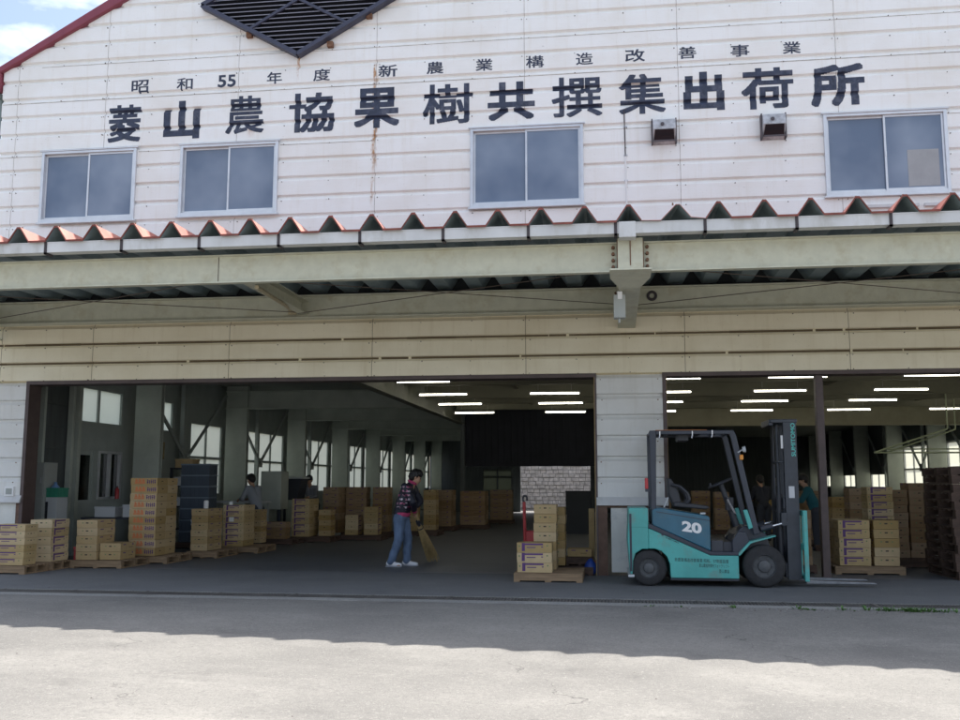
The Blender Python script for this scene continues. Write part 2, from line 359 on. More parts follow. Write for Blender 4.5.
def link(name, me, parent=None, loc=(0, 0, 0), bevel=0, smooth=False, seg=2):
    o = bpy.data.objects.new(name, me); COL.objects.link(o); o.location = loc
    if parent: o.parent = parent
    if bevel:
        b = o.modifiers.new('bevel', 'BEVEL'); b.width = bevel; b.segments = seg; b.limit_method = 'ANGLE'; b.angle_limit = R(40)
    if smooth:
        for p in me.polygons: p.use_smooth = True
        e = o.modifiers.new('edges', 'EDGE_SPLIT'); e.split_angle = R(42)
    return o
def tag(o, label=None, cat=None, group=None, kind=None):
    if label: o['label'] = label
    if cat: o['category'] = cat
    if group: o['group'] = group
    if kind: o['kind'] = kind
    return o
def thing(name, label, cat, loc=(0, 0, 0), rz=0, group=None):
    o = bpy.data.objects.new(name, None); COL.objects.link(o); o.location = loc; o.rotation_euler = (0, 0, rz); o.empty_display_size = .2
    return tag(o, label, cat, group)
def dup(o, parent=None):
    c = o.copy(); COL.objects.link(c); c.parent = parent
    for ch in list(o.children): dup(ch, c)
    return c
def text_mesh(body, bold=.0):
    """outline of a text as a flat mesh in its own xy plane"""
    c = bpy.data.curves.new('lettering', 'FONT'); c.body = body; c.offset = bold; c.resolution_u = 4
    o = bpy.data.objects.new('lettering', c); COL.objects.link(o)
    dg = bpy.context.evaluated_depsgraph_get(); dg.update()
    me = bpy.data.meshes.new_from_object(o.evaluated_get(dg)); bpy.data.objects.remove(o); bpy.data.curves.remove(c)
    me.calc_loop_triangles()
    vs = [v.co.copy() for v in me.vertices]; fs = [list(p.vertices) for p in me.loop_triangles]
    bpy.data.meshes.remove(me)
    return vs, fs
def text_fit(mb, body, cx, cz, w, h, place, bold=.0, mi=0):
    """fit a text into a w x h box centred on (cx, cz); place(u, v) gives the 3-D point"""
    vs, fs = text_mesh(body, bold)
    x0 = min(v.x for v in vs); x1 = max(v.x for v in vs); y0 = min(v.y for v in vs); y1 = max(v.y for v in vs)
    mb.add([place(cx + ((v.x-x0)/(x1-x0)-.5)*w, cz + ((v.y-y0)/(y1-y0)-.5)*h) for v in vs], fs, mi)

# ------------------------------------------------------------------ ground
def gz(x, y):
    g = min(1, max(0, (-3.55-y)/2.6)); g = g*g*(3-2*g)
    return -.008 - .020*max(-14, min(14, x+2.2))*g - (.05 if x > 1 else 0)*0
mb = MB()
xs = [-400, -120, -50, -25] + [-14+.5*i for i in range(57)] + [25, 50, 120, 400]
ys = [-400, -120, -60, -30, -20, -15] + [-14+.5*i for i in range(21)] + [-3.56]
for y in ys:
    for x in xs: mb.v.append((x, y, gz(x, y) - (.055 if x > 1.2 and y > -3.7 else 0)*0))
nx = len(xs)
for j in range(len(ys)-1):
    for i in range(nx-1): mb.f.append([j*nx+i, j*nx+i+1, (j+1)*nx+i+1, (j+1)*nx+i]); mb.mi.append(0)
road = mb.build('road', M_ROAD); tag(road, kind='structure')
for p in road.data.polygons: p.use_smooth = True
mb = MB(); mb.box(-400, -40, -3.56, 400, -.06, -.03); mb.box(40, 400, -3.56, 400, -.06, -.03); mb.box(-40, 40, 41.5, 400, -.06, -.03)
mb.box(-40, -10.7, -3.2, 41.5, -.05, -.012); mb.box(11.6, 40, -3.2, 41.5, -.05, -.012); mb.box(-7.6, 5.4, 32.2, 41.5, -.05, -.012)
tag(mb.build('ground', M_ROAD), kind='structure')
mb = MB(); mb.box(-40, 40, -3.0, .02, -.2, 0); tag(mb.build('apron', M_APRON), kind='structure')
mb = MB(); mb.box(-10.6, 11.5, .02, 32.1, -.2, 0.0); mb.box(-10.6, -7.7, 32.1, 41, -.2, 0); mb.box(5.5, 11.5, 32.1, 41, -.2, 0)
tag(mb.build('shed_floor', M_FLOOR), kind='structure')
# drain grating in front of the apron and its concrete lip
mb = MB()
mb.box(-20, 20, -3.42, -3.39, -.15, .0, 1); mb.box(-20, 20, -3.03, -3.0, -.15, .0, 1); mb.box(-20, 20, -3.39, -3.03, -.16, -.05, 2)
for i in range(-500, 500):
    x = i*.04; mb.box(x-.011, x+.011, -3.39, -3.03, -.02, -.002, 0)
for y in (-3.33, -3.21, -3.09): mb.box(-20, 20, y-.012, y+.012, -.03, -.004, 0)
for i in range(-20, 21): mb.box(i-.02, i+.02, -3.39, -3.03, -.03, .002, 0)
tag(mb.build('drain_grate', [mat('grate_steel', (.13, .125, .12), .7, .3, var=.3, vscale=3), M_LIP, mat('drain_silt', (.10, .098, .092), .9)]), kind='structure')
mb = MB()
rr = random.Random(3)
pts = [(-20+.25*i, -3.56-rr.uniform(0, .035)) for i in range(161)]
for (x0, y0), (x1, y1) in zip(pts[:-1], pts[1:]):
    mb.add([(x0, -3.42, .0), (x1, -3.42, .0), (x1, y1, -.004), (x0, y0, -.004), (x0, y0-.02, -.35), (x1, y1-.02, -.35)], [(0, 1, 2, 3), (3, 2, 5, 4)])
tag(mb.build('kerb', M_LIP), kind='structure')
# ------------------------------------------------------------------ the packing shed
shed = thing('packing_shed', 'long white ribbed metal packing shed with dark sign characters, upper windows and two wide openings', 'building')
DEP = .046
def breaks(z0, z1, zref, per):
    """(z, y) points of the ribbed sheet between two heights, from bottom to top"""
    L = []
    k0 = math.floor((z0-zref)/per)-1; k1 = math.ceil((z1-zref)/per)+1
    for k in range(k0, k1+1):
        zr = zref+k*per
        L += [(zr-.062, -DEP), (zr-.006, 0), (zr+.004, 0), (zr+.026, -DEP)]
    L.sort()
    def at(z):
        for (a, ya), (b, yb) in zip(L[:-1], L[1:]):
            if a <= z <= b: return ya + (yb-ya)*(z-a)/(b-a)
        return -DEP
    return [(z0, at(z0))] + [p for p in L if z0+1e-4 < p[0] < z1-1e-4] + [(z1, at(z1))], at
UZ, UP = 7.150, .3275; LZ, LP = 3.085, .3225
def siding(mb, x0, x1, z0, z1, zref, per, yoff=0., mi=0, back=.10):
    pr, _ = breaks(z0, z1, zref, per); n = len(pr)
    vs = [(x0, y+yoff, z) for z, y in pr] + [(x1, y+yoff, z) for z, y in pr]
    mb.add(vs, [(i, i+n, i+n+1, i+1) for i in range(n-1)], mi)
    # side returns so the sheet has a thickness
    mb.add([(x0, y+yoff, z) for z, y in pr] + [(x0, back, z1), (x0, back, z0)], [tuple(range(n+2))], mi)
    mb.add([(x1, y+yoff, z) for z, y in pr] + [(x1, back, z1), (x1, back, z0)], [tuple(range(n+2))], mi)
SEAMS = [-10.33, -8.66, -6.245, -3.82, -1.32, 1.16, 3.61, 6.06, 8.51]
WIN = [(-9.78, -8.03, 5.86, 7.13), (-7.23, -5.49, 5.88, 7.13), (-2.215, -.37, 5.84, 7.175), (3.37, 5.20, 5.81, 7.13)]
TOPZ = 10.5; XL, XR = -10.63, 11.6  # unseen roofline kept flat and low so the sun clears it
def at_upper(z): return breaks(z-.01, z+.01, UZ, UP)[1](z)
# upper siding as bands around the windows
mb = MB()
xs_ = [XL]
for a, b, c, d in WIN: xs_ += [a, b]
xs_.append(XR)
for i in range(0, len(xs_), 2): siding(mb, xs_[i], xs_[i+1], 4.12, TOPZ, UZ, UP)
for a, b, c, d in WIN:
    siding(mb, a, b, 4.12, c, UZ, UP); siding(mb, a, b, d, TOPZ, UZ, UP)
me = mb.mesh('upper_siding', [M_WHITE, M_SEAM, M_BOLT])
# cut the gable slope
bm = bmesh.new(); bm.from_mesh(me)
pa, pb = Vector((-10.69, 0, 8.74)), Vector((-8.52, 0, 9.87)); d_ = (pb-pa).normalized(); nrm = Vector((-d_.z, 0, d_.x))
bmesh.ops.bisect_plane(bm, geom=bm.verts[:]+bm.edges[:]+bm.faces[:], plane_co=pa, plane_no=nrm, clear_outer=True); bm.to_mesh(me); bm.free()
upper = link('upper_siding', me, shed)
def rake_z(x): return 8.74 + (x+10.69)*(9.87-8.74)/(10.69-8.52)
# sheet joints and screws, each following the ribs
def joints(parent, name, seams, z0f, z1f, zref, per, skip, yoff=0):
    mb = MB()
    for sx_ in seams:
        z0, z1 = z0f, z1f
        if sx_ < -8: z1 = min(z1, rake_z(sx_)-.1)
        pr, _ = breaks(z0, z1, zref, per)
        for (za, ya), (zb, yb) in zip(pr[:-1], pr[1:]):
            if any(a-.02 < sx_ < b+.02 and za < d+.02 and zb > c-.02 for a, b, c, d in skip): continue
            wob = .003*math.sin(za*5+sx_)
            mb.add([(sx_-.0035+wob, ya-.003+yoff, za), (sx_+.0035+wob, ya-.003+yoff, za), (sx_+.0035+wob, yb-.003+yoff, zb), (sx_-.0035+wob, yb-.003+yoff, zb)], [(0, 1, 2, 3)], 0)
    return mb
def screws(mb, xs0, zs, zref, per, skip, yoff=0, r=.009):
    for z in zs:
        for x in xs0:
            if x < -8 and z > rake_z(x)-.15: continue
            if any(a-.03 < x < b+.03 and c-.03 < z < d+.03 for a, b, c, d in skip): continue
            y = breaks(z-.02, z+.02, zref, per)[1](z)+yoff
            rr_ = r*random.uniform(.8, 1.25); dx = random.uniform(-.02, .02); dz = random.uniform(-.008, .008)
            mb.cyl((x+dx, y+.004, z+dz), (x+dx, y-.012, z+dz), rr_, rr_*.8, 6, 1)
mb = joints(shed, 'sheet_joint', SEAMS, 4.9, 10.4, UZ, UP, WIN)
zs = [UZ+UP*k-.075 for k in range(-5, 11)]
screws(mb, [s+o for s in SEAMS for o in (-.05, .06, .84, 1.64)], zs, UZ, UP, WIN)
# one overlapping sheet edge right along the wall (dark line above the subtitle row)
for a, b in [(XL+.02, -3.82), (-3.82, 1.16), (1.16, XR-.05)]:
    z = UZ+UP*3-.085 + (.004 if a > 0 else 0); mb.box(a, b, -DEP-.004, -DEP+.004, z-.006, z+.004, 0)
    z = UZ+UP*5-.085; mb.box(max(a, -9.9), b, -DEP-.004, -DEP+.004, z-.004, z+.003, 0)
    z = UZ+UP*0-.083
    for c, d in ((a, b),):
        for e0, e1 in ((-10.6, -9.80), (-8.01, -7.25), (-5.47, -2.24), (-.35, 3.35), (5.22, 11)):
            if e0 >= a-.01 and e1 <= b+.01 or (a < e0 < b): mb.box(e0, min(e1, b), -DEP-.004, -DEP+.004, z-.004, z+.003, 0)
mb.build('sheet_joints', [M_JOINT, M_BOLT], shed)
# rounded corner, rake trim, roof
mb = MB()
mb.prism([(XL-.16, 8.60), (XL-.16, 8.68), (-8.3, 9.98+.10), (-7.3, 10.52), (XR, 10.52), (XR, 10.40), (-7.25, 10.40), (-8.3, 9.87), (XL-.02, 8.63)], -.12, .0)
mb.box(XL-.17, XL-.02, -.12, .02, 8.28, 8.64)
rk = mb.build('rake_trim', M_RAKE, shed, bevel=.02)
mb = MB(); mb.cyl((XL-.13, -.10, 8.26), (XL-.13, .3, 8.26), .06, n=12); mb.cyl((XL-.13, .1, 8.28), (XL-.13, .1, 4.8), .04, n=10)
mb.build('downpipe', mat('grey_green_pipe', (.22, .27, .27), .5), shed, smooth=True)
mb = MB()
for (xa, za), (xb, zb) in (((XL-.2, 8.62), (-7.3, 10.44)), ((-7.3, 10.44), (XR+.2, 10.44))):
    mb.add([(xa, .0, za), (xb, .0, zb), (xb, 32, zb), (xa, 32, za), (xa, .0, za-.08), (xb, .0, zb-.08), (xb, 32, zb-.08), (xa, 32, za-.08)],
           [(0, 1, 2, 3), (7, 6, 5, 4), (0, 4, 5, 1), (1, 5, 6, 2), (2, 6, 7, 3), (3, 7, 4, 0)])
mb.box(XL, -7.7, 32, 41.2, 4.3, 4.4); mb.box(5.5, XR, 32, 41.2, 4.3, 4.4)
mb.build('roof', M_ROOFRED, shed)
# painted characters: flat outlines cut at the rib lines and laid on the sheet
SM = [('昭',-8.039,.316,8.131,8.424),('和',-7.219,.293,8.140,8.358),('55',-6.456,.325,8.151,8.369),('年',-5.604,.267,8.157,8.373),('度',-4.771,.299,8.163,8.378),('新',-3.623,.328,8.168,8.381),('農',-2.817,.289,8.174,8.385),('業',-1.989,.286,8.179,8.388),('構',-1.147,.298,8.181,8.389),('造',-.334,.277,8.185,8.391),('改',.485,.322,8.187,8.401),('善',1.317,.285,8.188,8.392),('事',2.143,.296,8.172,8.374),('業',2.944,.277,8.173,8.374)]
LG = [('菱',-8.292,.594,7.254,7.927),('山',-7.247,.657,7.257,7.943),('農',-6.111,.680,7.30,7.971),('協',-4.933,.79,7.269,7.959),('果',-3.804,.776,7.283,7.985),('樹',-2.603,.844,7.292,7.987),('共',-1.54,.779,7.307,7.961),('撰',-.465,.814,7.303,7.986),('集',.584,.735,7.299,7.976),('出',1.558,.643,7.299,7.953),('荷',2.547,.802,7.28,7.962),('所',3.618,.816,7.273,7.956)]
BOLD = {'農': .017, '協': .022, '樹': .019, '撰': .017, '集': .020, '荷': .026, '菱': .022, '山': .042, '共': .036, '出': .040, '果': .032, '所': .032}
import numpy as np
PRB, LET_AT = breaks(7.0, 8.6, UZ, UP)
def brush_rows(ch, grow, n):
    """a glyph thickened like brush-painted block lettering, as horizontal runs on an n-row grid"""
    vs, fs = text_mesh(ch, 0)
    P = np.array([(v.x, v.y) for v in vs]); lo, hi = P.min(0)-grow, P.max(0)+grow
    nx = int(n*(hi[0]-lo[0])/(hi[1]-lo[1]))+1
    X, Y = np.meshgrid(lo[0]+(np.arange(nx)+.5)/nx*(hi[0]-lo[0]), lo[1]+(np.arange(n)+.5)/n*(hi[1]-lo[1]))
    G = np.zeros((n, nx), bool)
    for f in fs:
        a, b, c = P[f[0]], P[f[1]], P[f[2]]
        d = [(q[0]-p[0])*(Y-p[1])-(q[1]-p[1])*(X-p[0]) for p, q in ((a, b), (b, c), (c, a))]
        G |= ((d[0] >= 0) & (d[1] >= 0) & (d[2] >= 0)) | ((d[0] <= 0) & (d[1] <= 0) & (d[2] <= 0))
    px, py = (hi[0]-lo[0])/nx, (hi[1]-lo[1])/n
    kx, ky = int(round(grow/px)), int(round(grow/py)); D = G.copy()
    for dx in range(-kx, kx+1):
        for dy in range(-ky, ky+1):
            sh = np.zeros_like(G); sh[max(0, dy):n+min(0, dy), max(0, dx):nx+min(0, dx)] = G[max(0, -dy):n+min(0, -dy), max(0, -dx):nx+min(0, -dx)]; D |= sh
    return D
def lettering(name, rows, bolds, n):
    for ch, cx, w, z0, z1 in rows:
        if ch == '昭': z0 = 8.135; z1 = 8.365
        G = brush_rows(ch, bolds(ch), n); nx = G.shape[1]; mb = MB()
        zs_ = sorted(set([z0+(z1-z0)*i/n for i in range(n+1)] + [z for z, _ in PRB if z0 < z < z1]))
        for za, zb in zip(zs_[:-1], zs_[1:]):
            row = G[min(n-1, int(((za+zb)/2-z0)/(z1-z0)*n))]
            e = np.flatnonzero(np.diff(np.concatenate(([0], row.astype(int), [0]))))
            for i0, i1 in zip(e[::2], e[1::2]):
                xa, xb = cx-w/2+w*i0/nx, cx-w/2+w*i1/nx
                mb.add([(xa, LET_AT(za)-.0035, za), (xb, LET_AT(za)-.0035, za), (xb, LET_AT(zb)-.0035, zb), (xa, LET_AT(zb)-.0035, zb)], [(0, 1, 2, 3)])
        mb.build(name, M_INK, shed)
lettering('title_character', LG, lambda c: BOLD[c], 120)
lettering('subtitle_character', SM, lambda c: .019 if c != '55' else .024, 70)
# upper windows
for wi, (a, b, c, d) in enumerate(WIN):
    fr = MB(); t = .05
    for q in ((a, a+t, c, d), (b-t, b, c, d), (a+t, b-t, c, c+.06), (a+t, b-t, d-.045, d)): fr.box(q[0], q[1], -.085, .04, q[2], q[3])
    fr.box(a-.03, b+.03, -.10, -.041, d, d+.022); fr.box(a-.03, b+.03, -.11, -.041, c-.03, c)
    wnd = fr.build('window', M_ALU, shed, bevel=.004)
    mid = (a+b)/2
    sash = MB(); s_ = .032
    for k, (p, q, y) in enumerate(((a+t, mid+.02, .0), (mid-.02, b-t, -.03))):
        for z in ((p, p+s_, c+.06, d-.045), (q-s_, q, c+.06, d-.045), (p+s_, q-s_, c+.06, c+.1), (p+s_, q-s_, d-.08, d-.045)): sash.box(z[0], z[1], y-.025, y, z[2], z[3])
    sash.box(mid-.012, mid+.012, -.062, -.055, (c+d)/2-.05, (c+d)/2+.03)
    sash.build('sash', M_ALU, wnd, bevel=.003)
    for k, (p, q, y) in enumerate(((a+t, mid+.02, .0), (mid-.02, b-t, -.03))):
        g = MB(); g.box(p+s_, q-s_, y-.014, y-.009, c+.1, d-.08); g.build('pane', M_GLASS, wnd)
    if wi == 3:
        g = MB(); g.box(4.60, 5.06, -.0475, -.0445, c+.12, c+.70); g.build('paper_sheet', mat('greyed_paper', (.36, .37, .38), .6, var=.1), wnd)
    bk = MB(); bk.box(a, b, .06, .08, c, d); bk.build('dark_room_sheet', mat('dark_room', (.04, .05, .06), .8), wnd)  # dark sheet standing in for the unlit room behind the glass
# louvred diamond vent in the gable
vx, vz, hw, hh = -5.17, 9.60, 1.74, .99
vent = MB(); y0 = -.17
def bar(mb, p, q, w, ya, yb, mi=0):
    p, q = Vector((p[0], 0, p[1])), Vector((q[0], 0, q[1])); d = (q-p).normalized(); n = Vector((-d.z, 0, d.x))*w/2
    pts = [(p+n), (q+n), (q-n), (p-n)]; mb.prism([(v.x, v.z) for v in pts], ya, yb, mi)
cor = [(vx, vz-hh), (vx+hw, vz), (vx, vz+hh-.12), (vx-hw, vz)]
for p, q in zip(cor, cor[1:]+cor[:1]): bar(vent, p, q, .075, y0-.03, -.05)
for sgn in (-1, 1): bar(vent, (vx+sgn*hw/2, vz-hh/2), (vx-sgn*hw*.42, vz+hh*.42), .05, y0-.025, y0+.02)
gv = vent.build('gable_vent', M_LOUV, shed, bevel=.006)
sl = MB(); k = 0; z = vz-hh+.05
while z < vz+hh-.18:
    w = hw*(1-abs(z-vz)/hh)-.02
    if w > .05: sl.add([(vx-w, y0, z), (vx+w, y0, z), (vx+w, -.075, z+.055), (vx-w, -.075, z+.055), (vx-w, y0+.004, z-.012), (vx+w, y0+.004, z-.012), (vx+w, -.071, z+.043), (vx-w, -.071, z+.043)],
                       [(0, 1, 2, 3), (4, 7, 6, 5), (0, 4, 5, 1), (2, 6, 7, 3), (0, 3, 7, 4), (1, 5, 6, 2)])
    z += .078
sl.build('louvre_slats', mat('louvre_grey', (.24, .25, .32), .45, var=.1), gv)
bb = MB(); bb.prism([(vx, vz-hh+.02), (vx+hw-.03, vz), (vx, vz+hh-.2), (vx-hw+.03, vz)], -.056, -.05); bb.build('vent_backing', M_BLACK, gv)
for x, z in ((-6.06, 9.06), (-4.62, 8.80), (-3.95, 9.27)): bk = MB(); bk.box(x-.05, x+.05, -.12, -.04, z-.06, z+.03); bk.build('vent_bracket', M_RUST, gv)
# conduit on the wall, small flashing
mb = MB(); mb.tube([(.292, -.055, 7.37), (.30, -.055, 6.6)], .009, 6, 1); mb.tube([(.30, -.055, 6.6), (.315, -.055, 4.6)], .014, 6, 0)
for z in (7.1, 6.62, 6.2): mb.box(.275, .335, -.06, -.04, z-.012, z+.012, 2)
mb.build('conduit', [M_WHITEP, M_DGAP, M_ALU], shed)
mb = MB(); mb.box(3.95, 4.72, -.10, -.042, 5.60, 5.65); mb.box(4.80, 5.35, -.10, -.042, 5.60, 5.65); mb.build('wall_flashing', M_GUT, shed, bevel=.004)

# lower front: band over the openings, corner and pillar cladding
mb = MB(); siding(mb, XL, XR, 3.085, 4.12, LZ, LP)
mb.add([(XL, -.04, 3.085), (XR, -.04, 3.085), (XR, .1, 3.085), (XL, .1, 3.085)], [(0, 1, 2, 3)])
mb.build('lintel_siding', [M_CREAM], shed)
mb = joints(shed, 'j', SEAMS, 3.09, 4.06, LZ, LP, [])
rj = random.Random(21); prl, atl = breaks(3.0, 4.2, LZ, LP)
for k in (1, 2):
    zr = LZ+LP*k; x = XL
    while x < XR:
        w_ = rj.uniform(.25, 1.1); th = rj.uniform(.018, .030)
        pz = [zr-.012-th*.4, zr-.006, zr+.004, zr+.004+th*.3]
        for za, zb in zip(pz[:-1], pz[1:]):
            mb.add([(x, atl(za)-.0018, za), (min(x+w_, XR), atl(za)-.0018, za), (min(x+w_, XR), atl(zb)-.0018, zb), (x, atl(zb)-.0018, zb)], [(0, 1, 2, 3)], 0)
        x += w_ + (rj.uniform(.01, .05) if rj.random() < .3 else 0)
screws(mb, [s+o for s in SEAMS for o in (-.05, .06, .82, 1.62)], [LZ+LP*k-.072 for k in (1, 2, 3)] + [3.115], LZ, LP, [])
mb.build('lintel_joints', [mat('brown_joint', (.16, .12, .07), .8), M_BOLT], shed)
for a, b, c in ((XL, -9.83, 1.16), (-.215, .83, 1.10), (10.5, XR, 1.10)):
    mb = MB(); siding(mb, a, b, c, 3.085, LZ, LP); mb.build('pillar_siding', [M_PANEL], shed)
mb = MB()
screws(mb, (-10.45, -9.95, -.14, .72), [LZ-LP*k-.072 for k in range(0, 6)], LZ, LP, [], r=.010)
for x, z, r_ in ((-.06, 2.27, .012), (.0, 2.31, .03), (.14, 2.37, .02), (.3, 2.33, .025), (.45, 2.34, .02), (-.02, 2.36, .015)):
    mb.add([(x+r_*math.cos(t)*1.7, -.0425, z+r_*.5*math.sin(t)) for t in [i*math.pi/4 for i in range(8)]], [tuple(range(8))], 1)
mb.build('pillar_screws', [M_SEAM, M_RUST], shed)
# skirt flashing, base boards, brown posts
for a, b in ((XL, -9.80), (-.235, .85)):
    mb = MB(); mb.prism([(-.04, 1.20), (-.10, 1.085), (-.10, 1.06), (.0, 1.06), (.0, 1.20)], a, b, axis='x'); mb.build('skirt_flashing', M_GUT, shed)
mb = MB(); mb.box(XL, -9.90, -.015, .15, .0, 1.055); mb.build('base_board', M_CONC, shed)
mb = MB(); mb.box(-.02, .72, -.015, .15, .05, 1.02); mb.build('base_board', M_CONC, shed)
M_BPOST = mat('weathered_brown_post', (.15, .085, .06), .7, var=.3, vscale=6)
for a, b in ((-9.90, -9.78), (-.225, -.075), (.74, .84)): mb = MB(); mb.box(a, b, -.03, .12, 0, 1.06); mb.build('base_post', M_BPOST, shed)
mb = MB(); mb.box(-.075, .74, -.028, -.016, 1.025, 1.06); mb.build('base_rail', M_BPOST, shed)
# opening frames
def opening(x0, x1, zt, w=.06):
    f = MB()
    f.box(x0-w, x0, -.05, .30, 0, zt+w); f.box(x1, x1+w*.5, -.05, .30, 0, zt+w); f.box(x0, x1, -.052, .30, zt, zt+w)
    o = f.build('opening_frame', M_BROWN, shed)
    e = MB(); (e.box(x1-.012, x1, -.046, .0, 0, zt) if x0 < 0 else e.box(x0, x0+.014, .06, .10, 0, zt)); e.build('frame_edge', M_TAN, o)
opening(-9.77, -.245, 3.045); opening(.86, 10.4, 3.045)
for x in (3.10, 6.9): mb = MB(); mb.box(x, x+.11, .02, .17, 0, 3.04); mb.build('door_post', M_BROWN, shed, bevel=.006)
mb = MB(); mb.box(-10.10, -9.93, -.075, -.03, 1.17, 1.33, 0); mb.box(-10.07, -9.96, -.08, -.074, 1.20, 1.30, 1); mb.build('switch_box', [M_WHITEP, M_LOCK], shed, bevel=.004)

# outer and inner walls of the hall
mb = MB()
mb.box(XL, XL+.12, .11, 41, 0, 1.05); mb.box(XL, XL+.12, .11, 2.6, 2.95, 8.6); mb.box(XL, XL+.12, 2.6, 7.0, 3.36, 8.6); mb.box(XL, XL+.12, 7.0, 32, 2.95, 8.6)
mb.box(XL, XL+.12, 32, 41, 2.95, 4.3)
for y0_, y1_ in [(.11, 1.9)] + [(4.7+5*k+.30, 4.7+5*k+.60) for k in range(1, 8)]: mb.box(XL, XL+.12, y0_, y1_, 1.05, 2.95)
mb.box(XL, XL+.12, 4.55, 5.9, 1.05, 3.36); mb.box(XL, XL+.12, 5.9, 7.95, 1.05, 2.57); mb.box(XL, XL+.12, 7.0, 7.95, 2.57, 2.95); mb.box(XL, XL+.12, 1.9, 2.6, 2.57, 2.95)
mb.box(XL, XL+.12, 1.9, 4.55, 2.05, 2.57); mb.box(XL, XL+.12, 1.9, 2.5, 1.05, 2.05); mb.box(XL, XL+.12, 3.4, 3.6, 1.05, 2.05)
mb.build('left_wall', M_GREEN2, shed)
mb = MB(); mb.box(XL+.13, XL+.16, .42, 2.55, 0, 3.99)
for i in range(9): mb.box(XL+.16, XL+.19, .45, 2.5, .35+i*.42, .38+i*.42)
mb.build('dark_lining', M_DARKW, shed)
for y, w_ in ((1.33, .07), (2.28, .09), (2.50, .12)): mb = MB(); mb.box(XL+.19, XL+.29, y, y+w_, 0, 3.99); mb.build('wall_stud', M_GREEN, shed)
mb = MB()
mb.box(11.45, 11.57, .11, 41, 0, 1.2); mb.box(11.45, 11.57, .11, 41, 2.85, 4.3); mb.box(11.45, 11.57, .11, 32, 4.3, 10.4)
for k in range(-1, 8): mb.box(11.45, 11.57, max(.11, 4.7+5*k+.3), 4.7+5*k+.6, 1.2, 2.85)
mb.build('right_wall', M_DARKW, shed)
mb = MB()
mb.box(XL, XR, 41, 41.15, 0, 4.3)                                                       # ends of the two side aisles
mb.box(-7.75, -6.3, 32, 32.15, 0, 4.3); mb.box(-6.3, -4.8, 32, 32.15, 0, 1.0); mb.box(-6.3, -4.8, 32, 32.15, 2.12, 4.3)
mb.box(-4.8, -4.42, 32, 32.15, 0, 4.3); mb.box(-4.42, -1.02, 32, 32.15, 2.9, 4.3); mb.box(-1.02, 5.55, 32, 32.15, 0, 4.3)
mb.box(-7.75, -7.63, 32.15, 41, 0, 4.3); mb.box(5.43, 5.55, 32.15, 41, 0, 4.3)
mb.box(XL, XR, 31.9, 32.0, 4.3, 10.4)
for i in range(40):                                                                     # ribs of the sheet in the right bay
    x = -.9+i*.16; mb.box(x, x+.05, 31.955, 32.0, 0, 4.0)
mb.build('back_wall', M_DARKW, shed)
# side windows: frame with mullions and frosted pane
def side_window(x, y0_, y1_, z0, z1, nm, rail, face, pane=M_FROST, cover=None):
    f = MB(); xa, xb = x-.05, x+.05
    f.box(xa, xb, y0_, y0_+.06, z0, z1); f.box(xa, xb, y1_-.06, y1_, z0, z1); f.box(xa, xb, y0_+.06, y1_-.06, z0, z0+.06); f.box(xa, xb, y0_+.06, y1_-.06, z1-.06, z1)
    for i in range(1, nm):
        y = y0_+(y1_-y0_)*i/nm; f.box(xa+.01, xb-.01, y-.03, y+.03, z0+.06, z1-.06)
    if rail: f.box(xa+.012, xb-.012, y0_+.06, y1_-.06, rail-.03, rail+.03)
    w = f.build('side_window', M_GREEN2 if x < 0 else M_ALU, shed)
    g = MB(); g.box(x-.004, x+.004, y0_+.03, y1_-.03, z0+.03, z1-.03); g.build('pane', pane, w)
    if cover: c = MB(); c.box(x-.09*face, x-.06*face, y0_, y1_, cover, z1+.05) if face < 0 else c.box(x-.09, x-.06, y0_, y1_, cover, z1+.05); c.build('cover_board', M_DARKW, w)
    return w
xl = XL+.06
side_window(xl, 2.6, 4.55, 2.57, 3.36, 2, None, 1)
side_window(xl, 5.9, 7.0, 2.57, 3.36, 1, None, 1)
side_window(xl, 7.95, 10.0, 1.05, 2.95, 2, 2.04, 1)
for k in range(1, 7): side_window(xl, 4.7+5*k+.60, 4.7+5*k+5.30, 1.05, 2.95, 4, 2.03, 1)
for k in range(-1, 8): side_window(11.51, max(.6, 4.7+5*k+.6), 4.7+5*k+5.3, 1.2, 2.85, 4, 1.95, 1, cover=(1.78 if k >= 4 else None))
f = MB()
for q in ((-6.3, -6.24, 1.0, 2.12), (-4.86, -4.8, 1.0, 2.12), (-5.58, -5.52, 1.0, 2.12), (-6.24, -4.86, 1.0, 1.06), (-6.24, -4.86, 2.06, 2.12), (-6.24, -4.86, 1.7, 1.74)): f.box(q[0], q[1], 31.97, 32.1, q[2], q[3])
w = f.build('rear_window', M_DARKW, shed); g = MB(); g.box(-6.27, -4.83, 32.05, 32.06, 1.03, 2.09); g.build('pane', M_FROSTG, w)
for x0, x1, z0, z1 in ((8.15, 8.5, 1.2, 1.5), (8.95, 9.15, 1.25, 1.7), (9.2, 9.6, 1.2, 1.7)):   # small lights at the far end of the right aisle
    g = MB(); g.box(x0, x1, 40.95, 40.99, z0, z1); g.build('end_light', M_FROST, shed)
